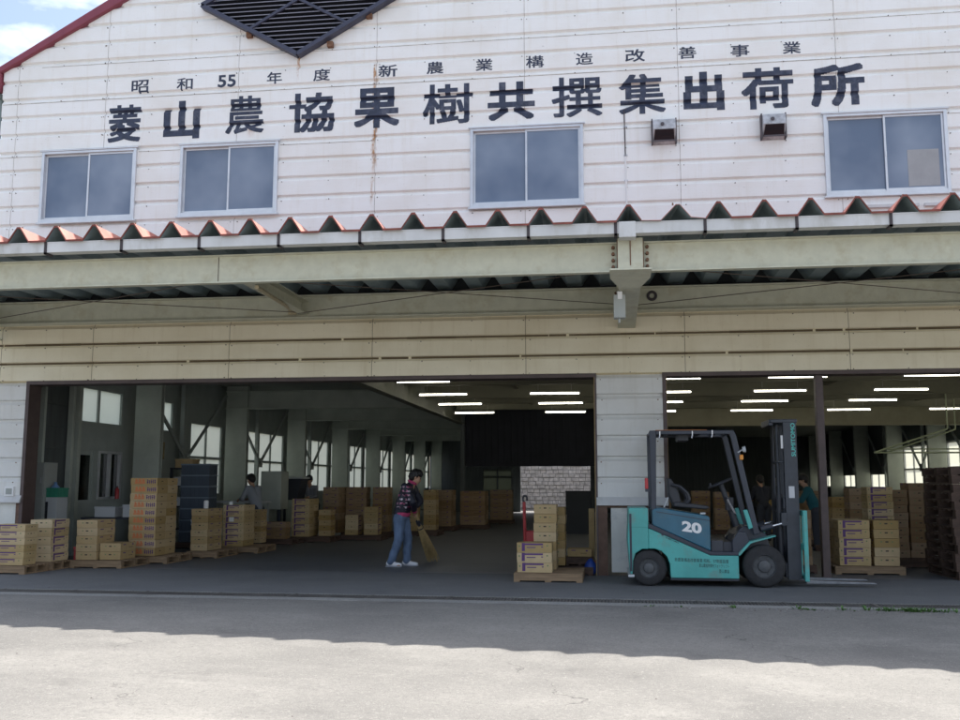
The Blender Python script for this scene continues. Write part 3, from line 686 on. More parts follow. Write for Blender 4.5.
# office behind the front left window
mb = MB(); mb.box(-13.2, -13.1, 2.4, 7.5, 0, 2.5); mb.box(-13.1, XL, 2.4, 2.5, 0, 2.5); mb.box(-13.1, XL, 7.4, 7.5, 0, 2.5); mb.box(-13.2, XL, 2.4, 7.5, 2.5, 2.56)
mb.build('office_annex', M_GREEN, shed)
w = MB()
for q in ((3.6, 3.66, 1.05, 2.05), (4.49, 4.55, 1.05, 2.05), (4.05, 4.10, 1.05, 2.05), (3.66, 4.49, 1.05, 1.1), (3.66, 4.49, 2.0, 2.05)): w.box(XL+.02, XL+.14, q[0], q[1], q[2], q[3])
w = w.build('office_window', M_ALU, shed); g = MB(); g.box(XL+.06, XL+.066, 3.63, 4.52, 1.07, 2.03); g.build('pane', M_OFFG, w)
g = MB(); g.box(XL+.02, XL+.10, 2.5, 3.4, 0, 2.05); dr = g.build('office_door', M_GREEN2, shed); g = MB(); g.box(XL+.10, XL+.105, 2.6, 3.3, .9, 1.95, 0); g.build('door_glass', M_OFFG, dr)
# columns, posts, V-braces
def hcol(x0, x1, y):
    c = MB(); t = .03; c.box(x0, x1, y-.08, y-.08+t, 0, 3.99); c.box(x0, x1, y+.08-t, y+.08, 0, 3.99); c.box((x0+x1)/2-.01, (x0+x1)/2+.01, y-.05, y+.05, 0, 3.99); c.box(x0+.1, x1-.1, y-.092, y-.08, .02, .3); return c
first = None
for k in range(8):
    y = 4.7+5*k
    for x0 in (-10.28, 10.74):
        if first is None: first = hcol(0, .6, 0).build('column', M_GREEN, shed, loc=(x0, y, 0), bevel=.01)
        else:
            c = first.copy(); COL.objects.link(c); c.parent = shed; c.location = (x0, y, 0)
b1 = MB()
b1.box(-.05, .05, -.06, .06, 0, 3.99); b1 = b1.build('wall_post', M_GREEN2, shed, loc=(-10.36, 7.2, 0))
b2 = MB(); b2.cyl((0, -2.35, 3.7), (0, -.05, 2.0), .045, n=6); b2.cyl((0, 2.35, 3.7), (0, .05, 2.0), .045, n=6); b2.box(-.012, .012, -.18, .18, 1.85, 2.12)
b2 = b2.build('wall_brace', M_GREEN2, shed, loc=(-10.26, 7.2, 0))
for k in range(0, 7):
    for x, xb in ((-10.36, -10.26), (11.36, 11.26)):
        if k == 0 and x < 0: continue
        for src, xx in ((b1, x), (b2, xb)):
            c = src.copy(); COL.objects.link(c); c.parent = shed; c.location = (xx, 7.2+5*k, 0)
# ceiling, beams, edge beam, dark curtain panel
mb = MB(); mb.box(-4.9, 11.4, .11, 16.7, 4.0, 4.1, 0); mb.box(-10.6, -4.9, .11, 32, 4.0, 4.1, 1); mb.box(-4.9, 11.4, 16.7, 32, 4.0, 4.1, 1)
mb.box(-10.6, -7.7, 32, 41, 4.0, 4.1, 1); mb.box(5.5, 11.5, 32, 41, 4.0, 4.1, 1)
mb.build('ceiling', [M_CEIL, M_CEILD], shed)
def ibeam(mb, a, b, h, w, t=.02, along='x', z=4.0, c=0):
    if along == 'x':
        mb.box(a, b, c-w/2, c+w/2, z-t, z); mb.box(a, b, c-w/2, c+w/2, z-h, z-h+t); mb.box(a, b, c-.012, c+.012, z-h+t, z-t)
    else:
        mb.box(c-w/2, c+w/2, a, b, z-t, z); mb.box(c-w/2, c+w/2, a, b, z-h, z-h+t); mb.box(c-.012, c+.012, a, b, z-h+t, z-t)
for y in (4.3, 6.9, 9.5, 12.1, 14.5):
    b = MB(); ibeam(b, -4.78, 11.3, .34 if y != 9.5 else .42, .14, c=y, z=3.995); b.build('ceiling_beam', M_CEIL, shed)
b = MB()
for x in (-2.4, 1.3, 5.3, 8.9): ibeam(b, .4, 16.2, .18, .1, along='y', c=x, z=3.99)
b.build('ceiling_joist', M_CEIL, shed)
b = MB(); ibeam(b, .35, 16.4, .66, .22, along='y', c=-4.92, z=3.995); b.build('edge_beam', mat('olive_edge_paint', (.16, .165, .125), .7, var=.1), shed)
b = MB(); b.box(-.5, 11.4, 16.35, 16.45, 3.24, 3.78); b.box(-.5, 11.4, 16.28, 16.52, 3.21, 3.24); b.box(-.5, 11.4, 16.28, 16.52, 3.78, 3.80); b.box(-.5, 11.4, 16.45, 16.52, 3.8, 4.0); b.build('header_beam', mat('beige_beam_paint', (.34, .32, .22), .6, var=.1, vscale=2), shed)
for y in (9.7, 14.7, 19.7, 24.7, 29.7):
    b = MB(); ibeam(b, -10.3, -5.05, .48, .25, c=y, z=3.85); b.build('aisle_beam', M_GREEN, shed)
b = MB(); b.box(-4.8, -.52, 16.58, 16.66, 1.95, 3.99)
for i in range(20): b.box(-4.8+i*.214, -4.77+i*.214, 16.56, 16.58, 1.95, 3.99)
b.build('dark_curtain', M_BLACK, shed)
b = MB(); b.box(-.52, -.40, 16.5, 16.7, 0, 3.99); b.box(-4.95, -4.82, 16.5, 16.7, 0, 3.99); b.build('inner_post', M_DARKW, shed)
# yellowish poster on the wall by the second column
b = MB(); b.box(XL+.12, XL+.13, 6.0, 6.55, 1.95, 2.35); b.build('wall_poster', mat('poster_card', (.30, .24, .13), .7, var=.4, vscale=8), shed)
# ------------------------------------------------------------------ canopy
can = thing('canopy', 'cantilevered canopy of red folded roofing on sage green steel beams over both openings', 'canopy')
mb = MB(); PIT = .5205; y0, y1 = -3.90, -.045; zv, zt = 4.485, 4.672; X0 = -7.559-PIT*7
prof = []
for i in range(38):
    c = X0+i*PIT
    prof += [(c-.148, zv), (c-.022, zt), (c+.022, zt), (c+.148, zv)]
prof = [p for p in prof if XL-.25 < p[0] < XR]
n = len(prof); NY = 6
for j in range(NY+1):
    t = j/NY
    for x, z in prof: mb.v.append((x + random.uniform(-.003, .003), y0+(y1-y0)*t, z + .02*t + random.uniform(-.003, .003)))
for j in range(NY):
    for i in range(n-1): mb.f.append([j*n+i, j*n+i+1, (j+1)*n+i+1, (j+1)*n+i]); mb.mi.append(0)
me = mb.mesh('roof_sheet', [M_ROOFRED, M_UNDER])
# one ridge end bent out of shape above the bracket
for v in me.vertices:
    if v.co.y < -3.85 and abs(v.co.x-.79) < .22: v.co.x += .05*(v.co.z > 4.6) + (.06 if v.co.x > .85 else 0); v.co.z += .02 if v.co.z < 4.6 and v.co.x > .85 else -.01
if me.polygons[0].normal.z < 0: me.flip_normals()
rs = link('roof_sheet', me, can)
so = rs.modifiers.new('thick', 'SOLIDIFY'); so.thickness = .008; so.offset = -1; so.material_offset = 1; so.material_offset_rim = 0
mb = MB()
for i in range(38):
    c = X0+i*PIT
    if XL < c < XR:
        for y in (-3.82, -2.4, -1.0): mb.cyl((c, y, zt), (c, y, zt+.03), .011, .008, 6)
mb.build('ridge_bolts', M_RUST, can)
# eave edge strip
mb = MB(); pe = [(x, z) for x, z in prof]
for (xa, za), (xb, zb) in zip(pe[:-1], pe[1:]):
    if .5 < (xa+xb)/2 < 1.06: continue
    mb.add([(xa, -3.903, za+.006), (xb, -3.903, zb+.006), (xb, -3.903, zb-.020), (xa, -3.903, za-.020), (xa, -3.88, za+.006), (xb, -3.88, zb+.006), (xb, -3.88, zb-.014), (xa, -3.88, za-.014)], [(0, 1, 2, 3), (0, 4, 5, 1), (3, 2, 6, 7)])
mb.build('eave_edge', mat('eave_red_brown', (.20, .05, .035), .6, var=.35, vscale=9), can)
# gutter: an open box with joints every two ridges
mb = MB(); ga, gb = -3.86, -3.72
mb.box(XL-.1, XR, ga, ga+.006, 4.34, 4.475); mb.box(XL-.1, XR, ga+.006, gb, 4.34, 4.346); mb.box(XL-.1, XR, gb, gb+.006, 4.34, 4.44); mb.box(XL-.1, XR, ga-.006, ga, 4.462, 4.475)
gut = mb.build('gutter', M_GUT, can)
gx = -7.19
k = -3
while gx+k*1.0405 < XR:
    x = gx+k*1.0405; k += 1
    if x > XL: mb = MB(); mb.box(x-.018, x+.018, ga-.010, ga-.0005, 4.315, 4.478); mb.box(x-.018, x+.018, ga-.010, gb, 4.315, 4.339); mb.build('strap', M_DGAP, gut)
mb = MB(); mb.box(.13, .33, ga-.02, gb+.01, 4.29, 4.482); mb.build('outlet', M_GUT, gut, bevel=.006)
# front and back beams
def beam(name, y, z0, z1, fw, x0=XL-.05, x1=XR, mats=M_BEAM):
    b = MB(); b.box(x0, x1, y-fw/2, y+fw/2, z0, z0+.018); b.box(x0, x1, y-fw/2, y+fw/2, z1-.018, z1); b.box(x0, x1, y-.012, y+.012, z0+.018, z1-.018)
    return b.build(name, mats, can)
beam('front_beam', -3.5, 3.945, 4.312, .11)
beam('back_beam', -.28, 4.03, 4.405, .22)
for x in (-4.99, 6.0): mb = MB(); mb.box(x-.004, x+.004, -3.518, -3.512, 3.97, 4.29); mb.build('beam_splice', M_BOLT, can)
mb = MB()
for i in range(38):
    c = X0+i*PIT
    if XL < c < XR: mb.prism([(c-.146, zv+.012), (c+.146, zv+.012), (c+.022, zt+.012), (c-.022, zt+.012)], -.075, -.065)
mb.box(XL, XR, -.075, -.065, 4.40, zv+.010)
mb.build('ridge_closure', mat('dark_closure_foam', (.03, .035, .04), .9), can)
mb = MB(); mb.box(XL, XR, -.298, -.2925, 4.049, 4.066); mb.box(XL, XR, -.056, -.041, 4.058, 4.095); mb.build('beam_dirt_and_shade', mat('brown_black_dirt_and_shade', (.075, .055, .035), .9, var=.4, vscale=7), can)  # dirt line along the web, plus a painted shade strip atop the cream band
# cantilever brackets
def bracket(x):
    b = MB()
    b.box(x-.15, x+.15, -3.64, -3.615, 3.97, 4.34)                                       # end plate
    b.box(x-.15, x+.15, -3.615, -.30, 4.30, 4.325)
    pr = [(-3.615, 4.30), (-3.615, 3.96), (-2.9, 3.87), (-.30, 3.84), (-.30, 4.30)]
    b.prism(pr, x-.012, x+.012, axis='x')
    fl = [(-3.66, 3.965, .25), (-3.35, 3.925, .245), (-3.0, 3.875, .135), (-.06, 3.83, .135)]
    for (ya, za, wa), (yb, zb, wb) in zip(fl[:-1], fl[1:]):
        b.add([(x-wa, ya, za), (x+wa, ya, za), (x+wb, yb, zb), (x-wb, yb, zb), (x-wa, ya, za-.02), (x+wa, ya, za-.02), (x+wb, yb, zb-.02), (x-wb, yb, zb-.02)],
              [(0, 1, 2, 3), (7, 6, 5, 4), (0, 4, 5, 1), (3, 2, 6, 7), (1, 5, 6, 2), (0, 3, 7, 4)])
    o = b.build('bracket', M_BEAM, can)
    q = MB()
    for s in (-1, 1):
        for i in range(4): q.cyl((x+s*.205, -3.512, 4.01+i*.08), (x+s*.205, -3.56, 4.01+i*.08), .022, .019, 8)
        q.cyl((x+s*.155, -3.6, 3.98), (x+s*.155, -3.6, 4.33), .006, n=6)
        for i in range(3): q.cyl((x+s*.16, -.40, 4.12+i*.09), (x+s*.16, -.44, 4.12+i*.09), .02, n=8)
    q.box(x-.006, x+.006, -3.648, -3.6405, 4.0, 4.3)
    q.build('bolts', M_RUST, o)
    return o
for x in (-10.46, .265, 11.0): bracket(x)
mb = MB(); mb.box(.06, .21, -2.86, -2.72, 3.50, 3.80, 0); mb.box(.11, .17, -2.875, -2.86, 3.74, 3.84, 1); mb.cyl((.13, -2.8, 3.50), (.13, -2.8, 3.44), .015, n=8, mi=0); mb.box(.10, .18, -2.80, -2.78, 3.80, 3.86, 0)
mb.build('junction_box', [M_LOCK, M_WHITEP], can, bevel=.008)
mb = MB(); mb.torus((.66, -.30, 4.27), (0, 1, 0), .06, .022, 20, 8); mb.build('ring', M_DGAP, can, smooth=True)
# cross channels and tie rods
for x in (-4.95, 5.6):
    b = MB(); b.box(x-.012, x+.012, -3.49, -.29, 4.12, 4.32); b.box(x-.012, x+.13, -3.49, -.29, 4.10, 4.12); b.box(x-.012, x+.13, -3.49, -.29, 4.30, 4.318); b.build('cross_channel', M_BEAM, can)
mb = MB(); mb.cyl((-4.55, -3.3, 3.93), (-5.05, -.35, 4.16), .03, n=6); mb.box(-5.12, -4.99, -.42, -.39, 4.08, 4.28); mb.build('diagonal_strut', mat('pale_cream_steel', (.45, .38, .24), .5, var=.2, vscale=8), can)
for xa, xb in ((-10.4, -5.0), (-4.95, .2), (.35, 5.6), (5.65, 10.9)):
    b = MB(); b.cyl((xa, -.42, 4.10), (xb, -3.42, 4.02), .006, n=6); b.build('tie_rod', M_BOLT, can); b = MB(); b.cyl((xa, -3.42, 4.04), (xb, -.42, 4.12), .006, n=6); b.build('tie_rod', M_BOLT, can)

# ------------------------------------------------------------------ flood lamps on the wall
def flood(x0, x1, z0, z1, label):
    t = thing('flood_lamp', label, 'lamp', ((x0+x1)/2, -.04, z0), group='flood lamps above the canopy')
    w = (x1-x0)/2; h = z1-z0
    b = MB(); b.prism([(0, h), (-.20, h*.93), (-.23, h*.50), (-.08, h*.1), (0, 0)], -w, w, axis='x'); b.build('housing', mat('chalky_grey_housing', (.42, .44, .47), .6, var=.35, vscale=9), t, bevel=.012)
    b = MB(); a = .82*w
    b.add([(-a, -.236, h*.47), (a, -.236, h*.47), (a*1.12, -.095, h*.10), (-a*1.12, -.095, h*.10), (-a, -.232, h*.47), (a, -.232, h*.47), (a*1.12, -.09, h*.10), (-a*1.12, -.09, h*.10)], [(0, 1, 2, 3), (7, 6, 5, 4), (0, 4, 5, 1), (3, 2, 6, 7)])
    b.build('lens', mat('dark_lens', (.02, .022, .028), .2), t)
    b = MB(); b.box(-w-.02, -w, -.14, 0, .0, h*1.02); b.box(w, w+.02, -.14, 0, .0, h*1.02); b.box(-w, w, -.235, -.225, -.015, .01); b.cyl((-.03, -.222, h*.70), (-.03, -.232, h*.70), .03, n=10)
    b.build('bracket', mat('dark_bracket', (.08, .07, .08), .6), t)
flood(.735, 1.09, 6.76, 7.15, 'weathered grey flood lamp on the white wall, the left one, beside a thin conduit')
flood(2.43, 2.775, 6.76, 7.15, 'weathered grey flood lamp on the white wall, the one nearer the far right window')

# ------------------------------------------------------------------ strip lamps
rows = {0: (5.5, 3.60), 1: (8.0, 3.545), 2: (10.7, 3.53), 3: (13.5, 3.495)}
cols = {'A': (-4.06, (0, 1, 2, 3)), 'B': (-1.33, (1, 2, 3)), 'C': (1.30, (0, 1, 2, 3)), 'D': (3.87, (0, 1, 2, 3)), 'E': (6.57, (0, 1, 2, 3)), 'F': (9.35, (1, 2, 3))}
rown = {0: 'nearest row', 1: 'second row back', 2: 'third row back', 3: 'rearmost row'}
coln = {'A': 'left column beside the edge beam, left opening', 'B': 'right column of the left opening', 'C': 'left column just beside the pillar, right opening', 'D': 'column above the forklift mast, right opening', 'E': 'column right of the brown post', 'F': 'far right column, right opening'}
lamp0 = None
def make_lamp():
    t = thing('strip_lamp', 'x', 'lamp', (0, 0, 3.5), group='lit ceiling strip lamps')
    b = MB(); b.cyl((-.585, 0, 0), (.585, 0, 0), .016, n=10); b.build('tube', M_LAMP, t)
    b = MB(); b.box(-.62, .62, -.022, .022, .026, .055); b.box(-.62, -.587, -.02, .02, -.025, .03); b.box(.587, .62, -.02, .02, -.025, .03); b.cyl((-.4, 0, .075), (-.4, 0, .38), .006, n=6); b.cyl((.4, 0, .075), (.4, 0, .38), .006, n=6); b.build('housing', M_LAMPH, t)
    return t
for ck, (cx, rws) in cols.items():
    for rw in rws:
        y, z = rows[rw]
        t = lamp0 = make_lamp() if lamp0 is None else lamp0
        if lamp0 and (ck, rw) != ('A', 0): t = dup(lamp0)
        t.location = (cx + .06*rw*(ck in 'DEF') + (.0 if ck != 'A' else 0), y, z)
        t['label'] = 'lit strip lamp in the %s, %s' % (rown[rw], coln[ck])
for x, y, lab in ((-11.5, 5.72, 'strip lamp glowing inside the left office window, left of the two'), (-11.5, 6.85, 'strip lamp glowing inside the left office window, right of the two')):
    t = dup(lamp0); t.location = (x, y, 2.10); t['label'] = lab; t['group'] = 'office lamps'; t.scale = (.45, 1, 1)

# ------------------------------------------------------------------ stone wall behind the rear door
mb = MB(); mb.box(-7.6, 5.4, 37.25, 37.6, -.2, 5.0, 1)
z = -.15; r = 0
while z < 4.9:
    x = -7.6 - (r % 2)*.2
    while x < 5.4:
        w = random.uniform(.24, .40); q = random.uniform(-.015, .015); mb.box(x+.012, x+w-.012, 37.25-random.uniform(.03, .10), 37.25, z+.012+q, z+.19+q, 0); x += w
    z += .205; r += 1
tag(mb.build('retaining_wall', [M_STONE, M_MORTAR], bevel=.02), 'pale stone block retaining wall seen through the rear doorway', 'wall')

# ------------------------------------------------------------------ pallets and cartons
def pallet_parts(mats):
    d = MB()
    for i in range(7): d.box(-.55, .55, -.5+i*.1525, -.5+i*.1525+.085+.001*(i % 2), .105, .125)
    b = MB(); b.box(-.55, .55, -.0475, .0475, .022, .104)
    bt = MB(); bt.box(-.05, .05, -.5, .5, 0, .021)
    return d.mesh('deck', mats), b.mesh('stringer', mats), bt.mesh('bottom_board', mats)
PP = {'a': pallet_parts(M_PALLET), 'r': pallet_parts(M_PALLETR)}
def pallet(x0, x1, y0, y1, z, label, kind='a', rz=0., swap=False, group='wooden pallets on the shed floor'):
    t = thing('pallet', label, 'pallet', ((x0+x1)/2, (y0+y1)/2, z), rz, group)
    t.scale = ((x1-x0)/1.1, y1-y0, 1)
    link('deck', PP[kind][0], t)
    for y in (-.4525, 0, .4525): link('stringer', PP[kind][1], t, (0, y, 0))
    for x in (-.5, 0, .5): link('bottom_board', PP[kind][2], t, (x, 0, 0))
    return t
CB = {}
def carton_mesh(kind):
    """0.5 x 0.36 x 0.135 fruit carton; long faces on -y/+y, ends on -x/+x; prints stand 1 mm proud"""
    if kind in CB: return CB[kind]
    w, d, h = .25, .18, .135; k = {'p': M_KRAFT2, 'o': M_KRAFT, 'd': M_KRAFT, 'r': M_KRAFTR, 'w': M_KRAFT2}[kind]
    mb = MB(); mb.box(-w+.003, w-.003, -d+.003, d-.003, .002, h-.03); mb.box(-w, w, -d, d, h-.098, h-.002)
    e = .0012
    def ff(a, b, c, dd, mi):                                   # print on both long faces
        for s in (-1, 1): mb.add([(s*-a, s*(d+e), c), (s*-b, s*(d+e), c), (s*-b, s*(d+e), dd), (s*-a, s*(d+e), dd)], [(0, 1, 2, 3)], mi)
    def fe(a, b, c, dd, mi):                                   # print on both ends
        for s in (-1, 1): mb.add([(s*(w+e), s*a, c), (s*(w+e), s*b, c), (s*(w+e), s*b, dd), (s*(w+e), s*a, dd)], [(0, 1, 2, 3)], mi)
    if kind in 'pw':
        ff(-.18, -.135, .02, .131, 1); ff(-.135, .125, .102, .126, 1); ff(-.11, .02, .064, .077, 1); ff(.10, .125, .07, .085, 1); ff(-.225, -.205, .075, .10, 4); ff(.175, .195, .085, .105, 4)
        fe(-.02, .02, .075, .092, 2); fe(-.095, -.07, .078, .092, 4); fe(.07, .095, .078, .092, 4)
    if kind == 'o':
        for a in (-.165, -.10, -.035):
            ff(a, a+.05, .076, .092, 3); ff(a+.018, a+.032, .030, .122, 3); ff(a-.004, a+.012, .034, .07, 3); ff(a+.038, a+.052, .034, .07, 3); ff(a+.002, a+.014, .098, .115, 3)
        for i in range(5):
            x = .055+i*.035; ff(x, x+.028, .050+.008*(i % 2), .074-.006*(i % 3), 1); ff(x+.008, x+.019, .030, .110-.018*(i % 2), 1); ff(x, x+.03, .090-.01*(i % 3), .102-.01*(i % 3), 1)
        fe(-.03, .03, .07, .085, 2)
    if kind in 'dr':
        fe(-.022, .022, .075, .094, 2); fe(-.09, -.068, .076, .094, 4); fe(.068, .09, .076, .094, 4)
        ff(-.17, -.08, .10, .116, 1); ff(.02, .15, .055, .063, 2); ff(.13, .17, .09, .115, 1)
    me = mb.mesh('carton', [k, M_PURP, M_DOT, M_ORNG, M_GRNP]); CB[kind] = me
    return me
ORD = ['top', 'second from top', 'third from top', 'fourth from top', 'fifth from top', 'sixth from top', 'seventh from top', 'eighth from top', 'ninth from top', 'tenth from top', 'eleventh from top']
KD = {'p': 'purple striped carton', 'o': 'orange and purple printed carton', 'd': 'plain kraft carton', 'r': 'brown carton', 'w': 'pale carton'}
def stack(X0, X1, Y0, depth, z0, H, n, kind, where, turned=False, rows=1, rows_label=('front row', 'rear row'), jit=.006, rz=0):
    """a stack of n cartons; front face from X0 to X1 at Y0"""
    h = H/n; w = X1-X0; d = depth/rows
    me = carton_mesh(kind); cx = (X0+X1)/2
    for r_ in range(rows):
        for i in range(n):
            o = bpy.data.objects.new('carton', me); COL.objects.link(o)
            o.location = (cx+random.uniform(-jit, jit), Y0+d*(r_+.5)+random.uniform(-jit, jit), z0+h*i)
            lx, ly = (d, w) if turned else (w, d)
            o.scale = ((lx-.006)/.5, (ly-.006)/.36, h/.135); o.rotation_euler = (0, 0, rz + (math.pi/2 if turned else 0) + random.uniform(-.012, .012))
            lab = '%s, %s of %s' % (KD[kind], ORD[n-1-i], where)
            if rows > 1: lab = '%s, %s of %s, %s' % (KD[kind], ORD[n-1-i], where, rows_label[r_])
            tag(o, lab, 'carton', 'cartons in ' + where)
# left front
stack(-9.549, -8.999, -1.127, .34, .13, .62, 6, 'p', 'the nearest left stack', rows=1)
pallet(-9.98, -8.93, -1.19, -.55, 0, 'worn pallet under the nearest left carton stack, cut by the photo edge')
stack(-9.348, -8.967, -.455, .52, .13, .67, 5, 'p', 'the stack behind the nearest left one', turned=True)
pallet(-9.75, -8.90, -.50, .10, 0, 'pallet under the second carton stack from the left edge')
stack(-8.823, -8.453, .032, .58, .13, .65, 5, 'd', 'the left stack beside the low pair', turned=True)
stack(-8.433, -8.064, .092, .52, .13, .27, 2, 'd', 'the low pair by the tall left stack', turned=True)
pallet(-8.88, -7.98, -.02, .98, 0, 'pallet carrying the five high stack and the low pair')
stack(-8.415, -7.915, 1.006, .80, .13, 1.35, 10, 'o', 'the tall left stack', rows=2)
pallet(-8.42, -7.66, .95, 1.98, 0, 'pallet under the tall orange printed stack')
stack(-7.855, -7.521, 2.31, .68, .13, .78, 6, 'd', 'the stack right of the tall one', turned=True)
stack(-7.782, -7.341, 3.638, .60, .13, .82, 7, 'p', 'the stack with white tags', rows=1)
pallet(-7.9, -7.3, 2.25, 3.3, 0, 'pallet under the six high stack right of the tall one')
pallet(-7.85, -7.0, 3.55, 4.6, 0, 'pallet under the stack with white tags')
for x, z, w_, lab in ((-7.60, .62, .10, 'white paper tag on the side of the purple striped stack'), (-7.62, .955, .07, 'white paper tag on top of the purple striped stack')):
    b = MB(); b.box(-w_/2, w_/2, -.004, 0, 0, w_*.9); tag(b.build('paper_tag', M_WPAPER, loc=(x, 3.632, z)), lab, 'tag')
b = MB(); b.cyl((0, 0, 0), (0, 0, .13), .045, n=14); b.cyl((0, 0, .13), (0, 0, .15), .045, .03, n=14); tag(b.build('tape_roll', M_WHITEP, loc=(-7.62, 2.42, .915), smooth=True), 'white roll standing on the six high carton stack', 'tape roll')
stack(-7.62, -7.40, 4.75, .36, .13, .70, 6, 'd', 'the narrow stack behind the tags', turned=True)
stack(-7.898, -7.378, 6.258, .36, .13, .38, 3, 'r', 'the low red brown stack on the left')
pallet(-8.0, -7.2, 6.2, 7.1, 0, 'pallet under the low red brown stack', 'r')
stack(-7.556, -7.12, 6.911+.3, .72, .13, .89, 6, 'p', 'the left middle stack', rows=2)
stack(-7.023, -6.72, 7.609, .40, .13, .62, 5, 'd', 'the short stack before the dark ones', turned=True)
pallet(-7.6, -6.6, 7.15, 8.1, 0, 'dark pallet under the left middle stacks', 'r')
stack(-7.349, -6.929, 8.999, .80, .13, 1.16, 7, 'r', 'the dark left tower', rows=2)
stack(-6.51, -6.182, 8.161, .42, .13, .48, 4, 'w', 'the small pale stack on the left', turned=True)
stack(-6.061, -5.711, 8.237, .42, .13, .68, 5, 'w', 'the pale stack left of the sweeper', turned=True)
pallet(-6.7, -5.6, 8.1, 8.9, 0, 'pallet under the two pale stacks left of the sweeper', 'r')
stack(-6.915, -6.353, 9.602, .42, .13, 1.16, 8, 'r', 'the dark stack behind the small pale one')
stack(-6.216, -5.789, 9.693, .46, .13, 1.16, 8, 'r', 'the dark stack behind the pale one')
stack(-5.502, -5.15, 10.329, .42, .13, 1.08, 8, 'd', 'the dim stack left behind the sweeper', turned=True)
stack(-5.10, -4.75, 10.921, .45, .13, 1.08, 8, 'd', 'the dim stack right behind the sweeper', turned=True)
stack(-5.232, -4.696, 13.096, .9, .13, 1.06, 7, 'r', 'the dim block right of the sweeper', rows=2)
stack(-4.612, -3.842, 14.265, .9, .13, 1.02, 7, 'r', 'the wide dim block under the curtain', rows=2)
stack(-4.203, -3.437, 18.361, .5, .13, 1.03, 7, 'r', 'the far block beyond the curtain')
for a in ((-7.0, -5.7, 9.5, 10.3, 'dark pallet under the towers left of the sweeper'), (-5.6, -4.6, 10.25, 11.4, 'dark pallet under the stacks behind the sweeper'), (-5.3, -4.6, 13.0, 14.1, 'dark pallet right of the sweeper'), (-4.7, -3.8, 14.2, 15.2, 'dark pallet under the wide block by the curtain'), (-4.3, -3.4, 18.3, 19, 'dark pallet under the far block')):
    pallet(a[0], a[1], a[2], a[3], 0, a[4], 'r')
# entrance pallet with cartons
pallet(-1.41, -.43, -1.17, -.16, 0, 'pale pallet with bare slats at the entrance beside the pillar', swap=False)
stack(-1.369, -.863, -1.14, .34, .13, .42, 3, 'p', 'the low entrance stack')
stack(-1.165, -.824, -.62, .46, .13, .95, 7, 'd', 'the tall entrance stack', turned=True)
stack(-1.10, -.72, -.12, .46, .15, .88, 7, 'd', 'the stack behind the tall entrance stack', turned=True)
pallet(-1.20, -.30, -.10, .9, 0, 'brown pallet behind the entrance pallet, lowest of two', 'r')
pallet(-.72, -.30, .16, .9, .13, 'narrow brown pallet lying on the pallet behind the entrance', 'r')
stack(-.71, -.33, .22, .36, .26, .12, 1, 'd', 'a single layer behind the entrance', turned=False)
b = MB(); b.box(0, .09, 0, .025, 0, 1.0); tag(b.build('plank', mat('yellow_plank', (.36, .26, .12), .8, var=.2, vscale=5), loc=(-.37, .36, 0)), 'narrow upright plank leaning just inside the left opening by the pillar', 'plank')
bm = bmesh.new(); bmesh.ops.create_icosphere(bm, subdivisions=3, radius=1)
for v in bm.verts:
    v.co.x *= .10*(1-.35*v.co.z); v.co.y *= .10*(1-.3*v.co.z); v.co.z = v.co.z*.13+.12; v.co += Vector((random.uniform(-.006, .006),)*3)
me = bpy.data.meshes.new('plastic_bag'); bm.to_mesh(me); bm.free(); me.materials.append(M_BLUE)
tag(link('plastic_bag', me, None, (-.345, .05, 0), smooth=True), 'crumpled blue plastic bag on the floor beside the pillar', 'bag')
# right bay
stack(3.50, 3.975, .752, .36, .13, .70, 5, 'p', 'the right front block, left half')
stack(4.03, 4.411, .79, .46, .13, .70, 5, 'd', 'the right front block, right half', turned=True)
pallet(3.42, 4.46, .70, 1.7, 0, 'pallet under the right front carton block')
stack(3.50, 3.975, 1.15, .36, .13, .70, 5, 'p', 'the right block, hidden rear half')
stack(4.28, 4.70, 2.048, .40, .13, 1.21, 10, 'p', 'the tall right stack')
stack(4.80, 5.07, 2.54, .5, .13, 1.16, 9, 'r', 'the narrow dark right stack', turned=True)
stack(5.105, 5.45, 2.59, .5, .13, 1.28, 10, 'r', 'the dark right stack by the pallets', turned=True)
pallet(4.2, 5.5, 2.0, 3.1, 0, 'dark pallet under the tall right stacks', 'r')
stack(2.72, 3.107, .809, .46, .13, .85, 6, 'r', 'the brown stack behind the fork mast', turned=True)
pallet(2.65, 3.16, .78, 1.6, 0, 'pallet hidden behind the fork mast', 'r')
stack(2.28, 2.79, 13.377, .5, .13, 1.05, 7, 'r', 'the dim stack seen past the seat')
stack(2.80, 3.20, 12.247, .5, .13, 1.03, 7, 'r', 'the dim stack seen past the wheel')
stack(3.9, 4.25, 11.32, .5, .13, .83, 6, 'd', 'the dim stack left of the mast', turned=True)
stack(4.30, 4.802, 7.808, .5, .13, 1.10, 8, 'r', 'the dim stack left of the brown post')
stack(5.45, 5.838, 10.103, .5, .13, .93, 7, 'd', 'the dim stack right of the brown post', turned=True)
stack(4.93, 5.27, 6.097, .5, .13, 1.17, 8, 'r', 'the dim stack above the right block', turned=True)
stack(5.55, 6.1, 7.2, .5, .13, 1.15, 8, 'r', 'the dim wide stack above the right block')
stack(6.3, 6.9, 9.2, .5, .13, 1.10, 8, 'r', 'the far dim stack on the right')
stack(1.2, 1.75, 14.5, .5, .13, .95, 7, 'r', 'the far dim stack past the pillar')
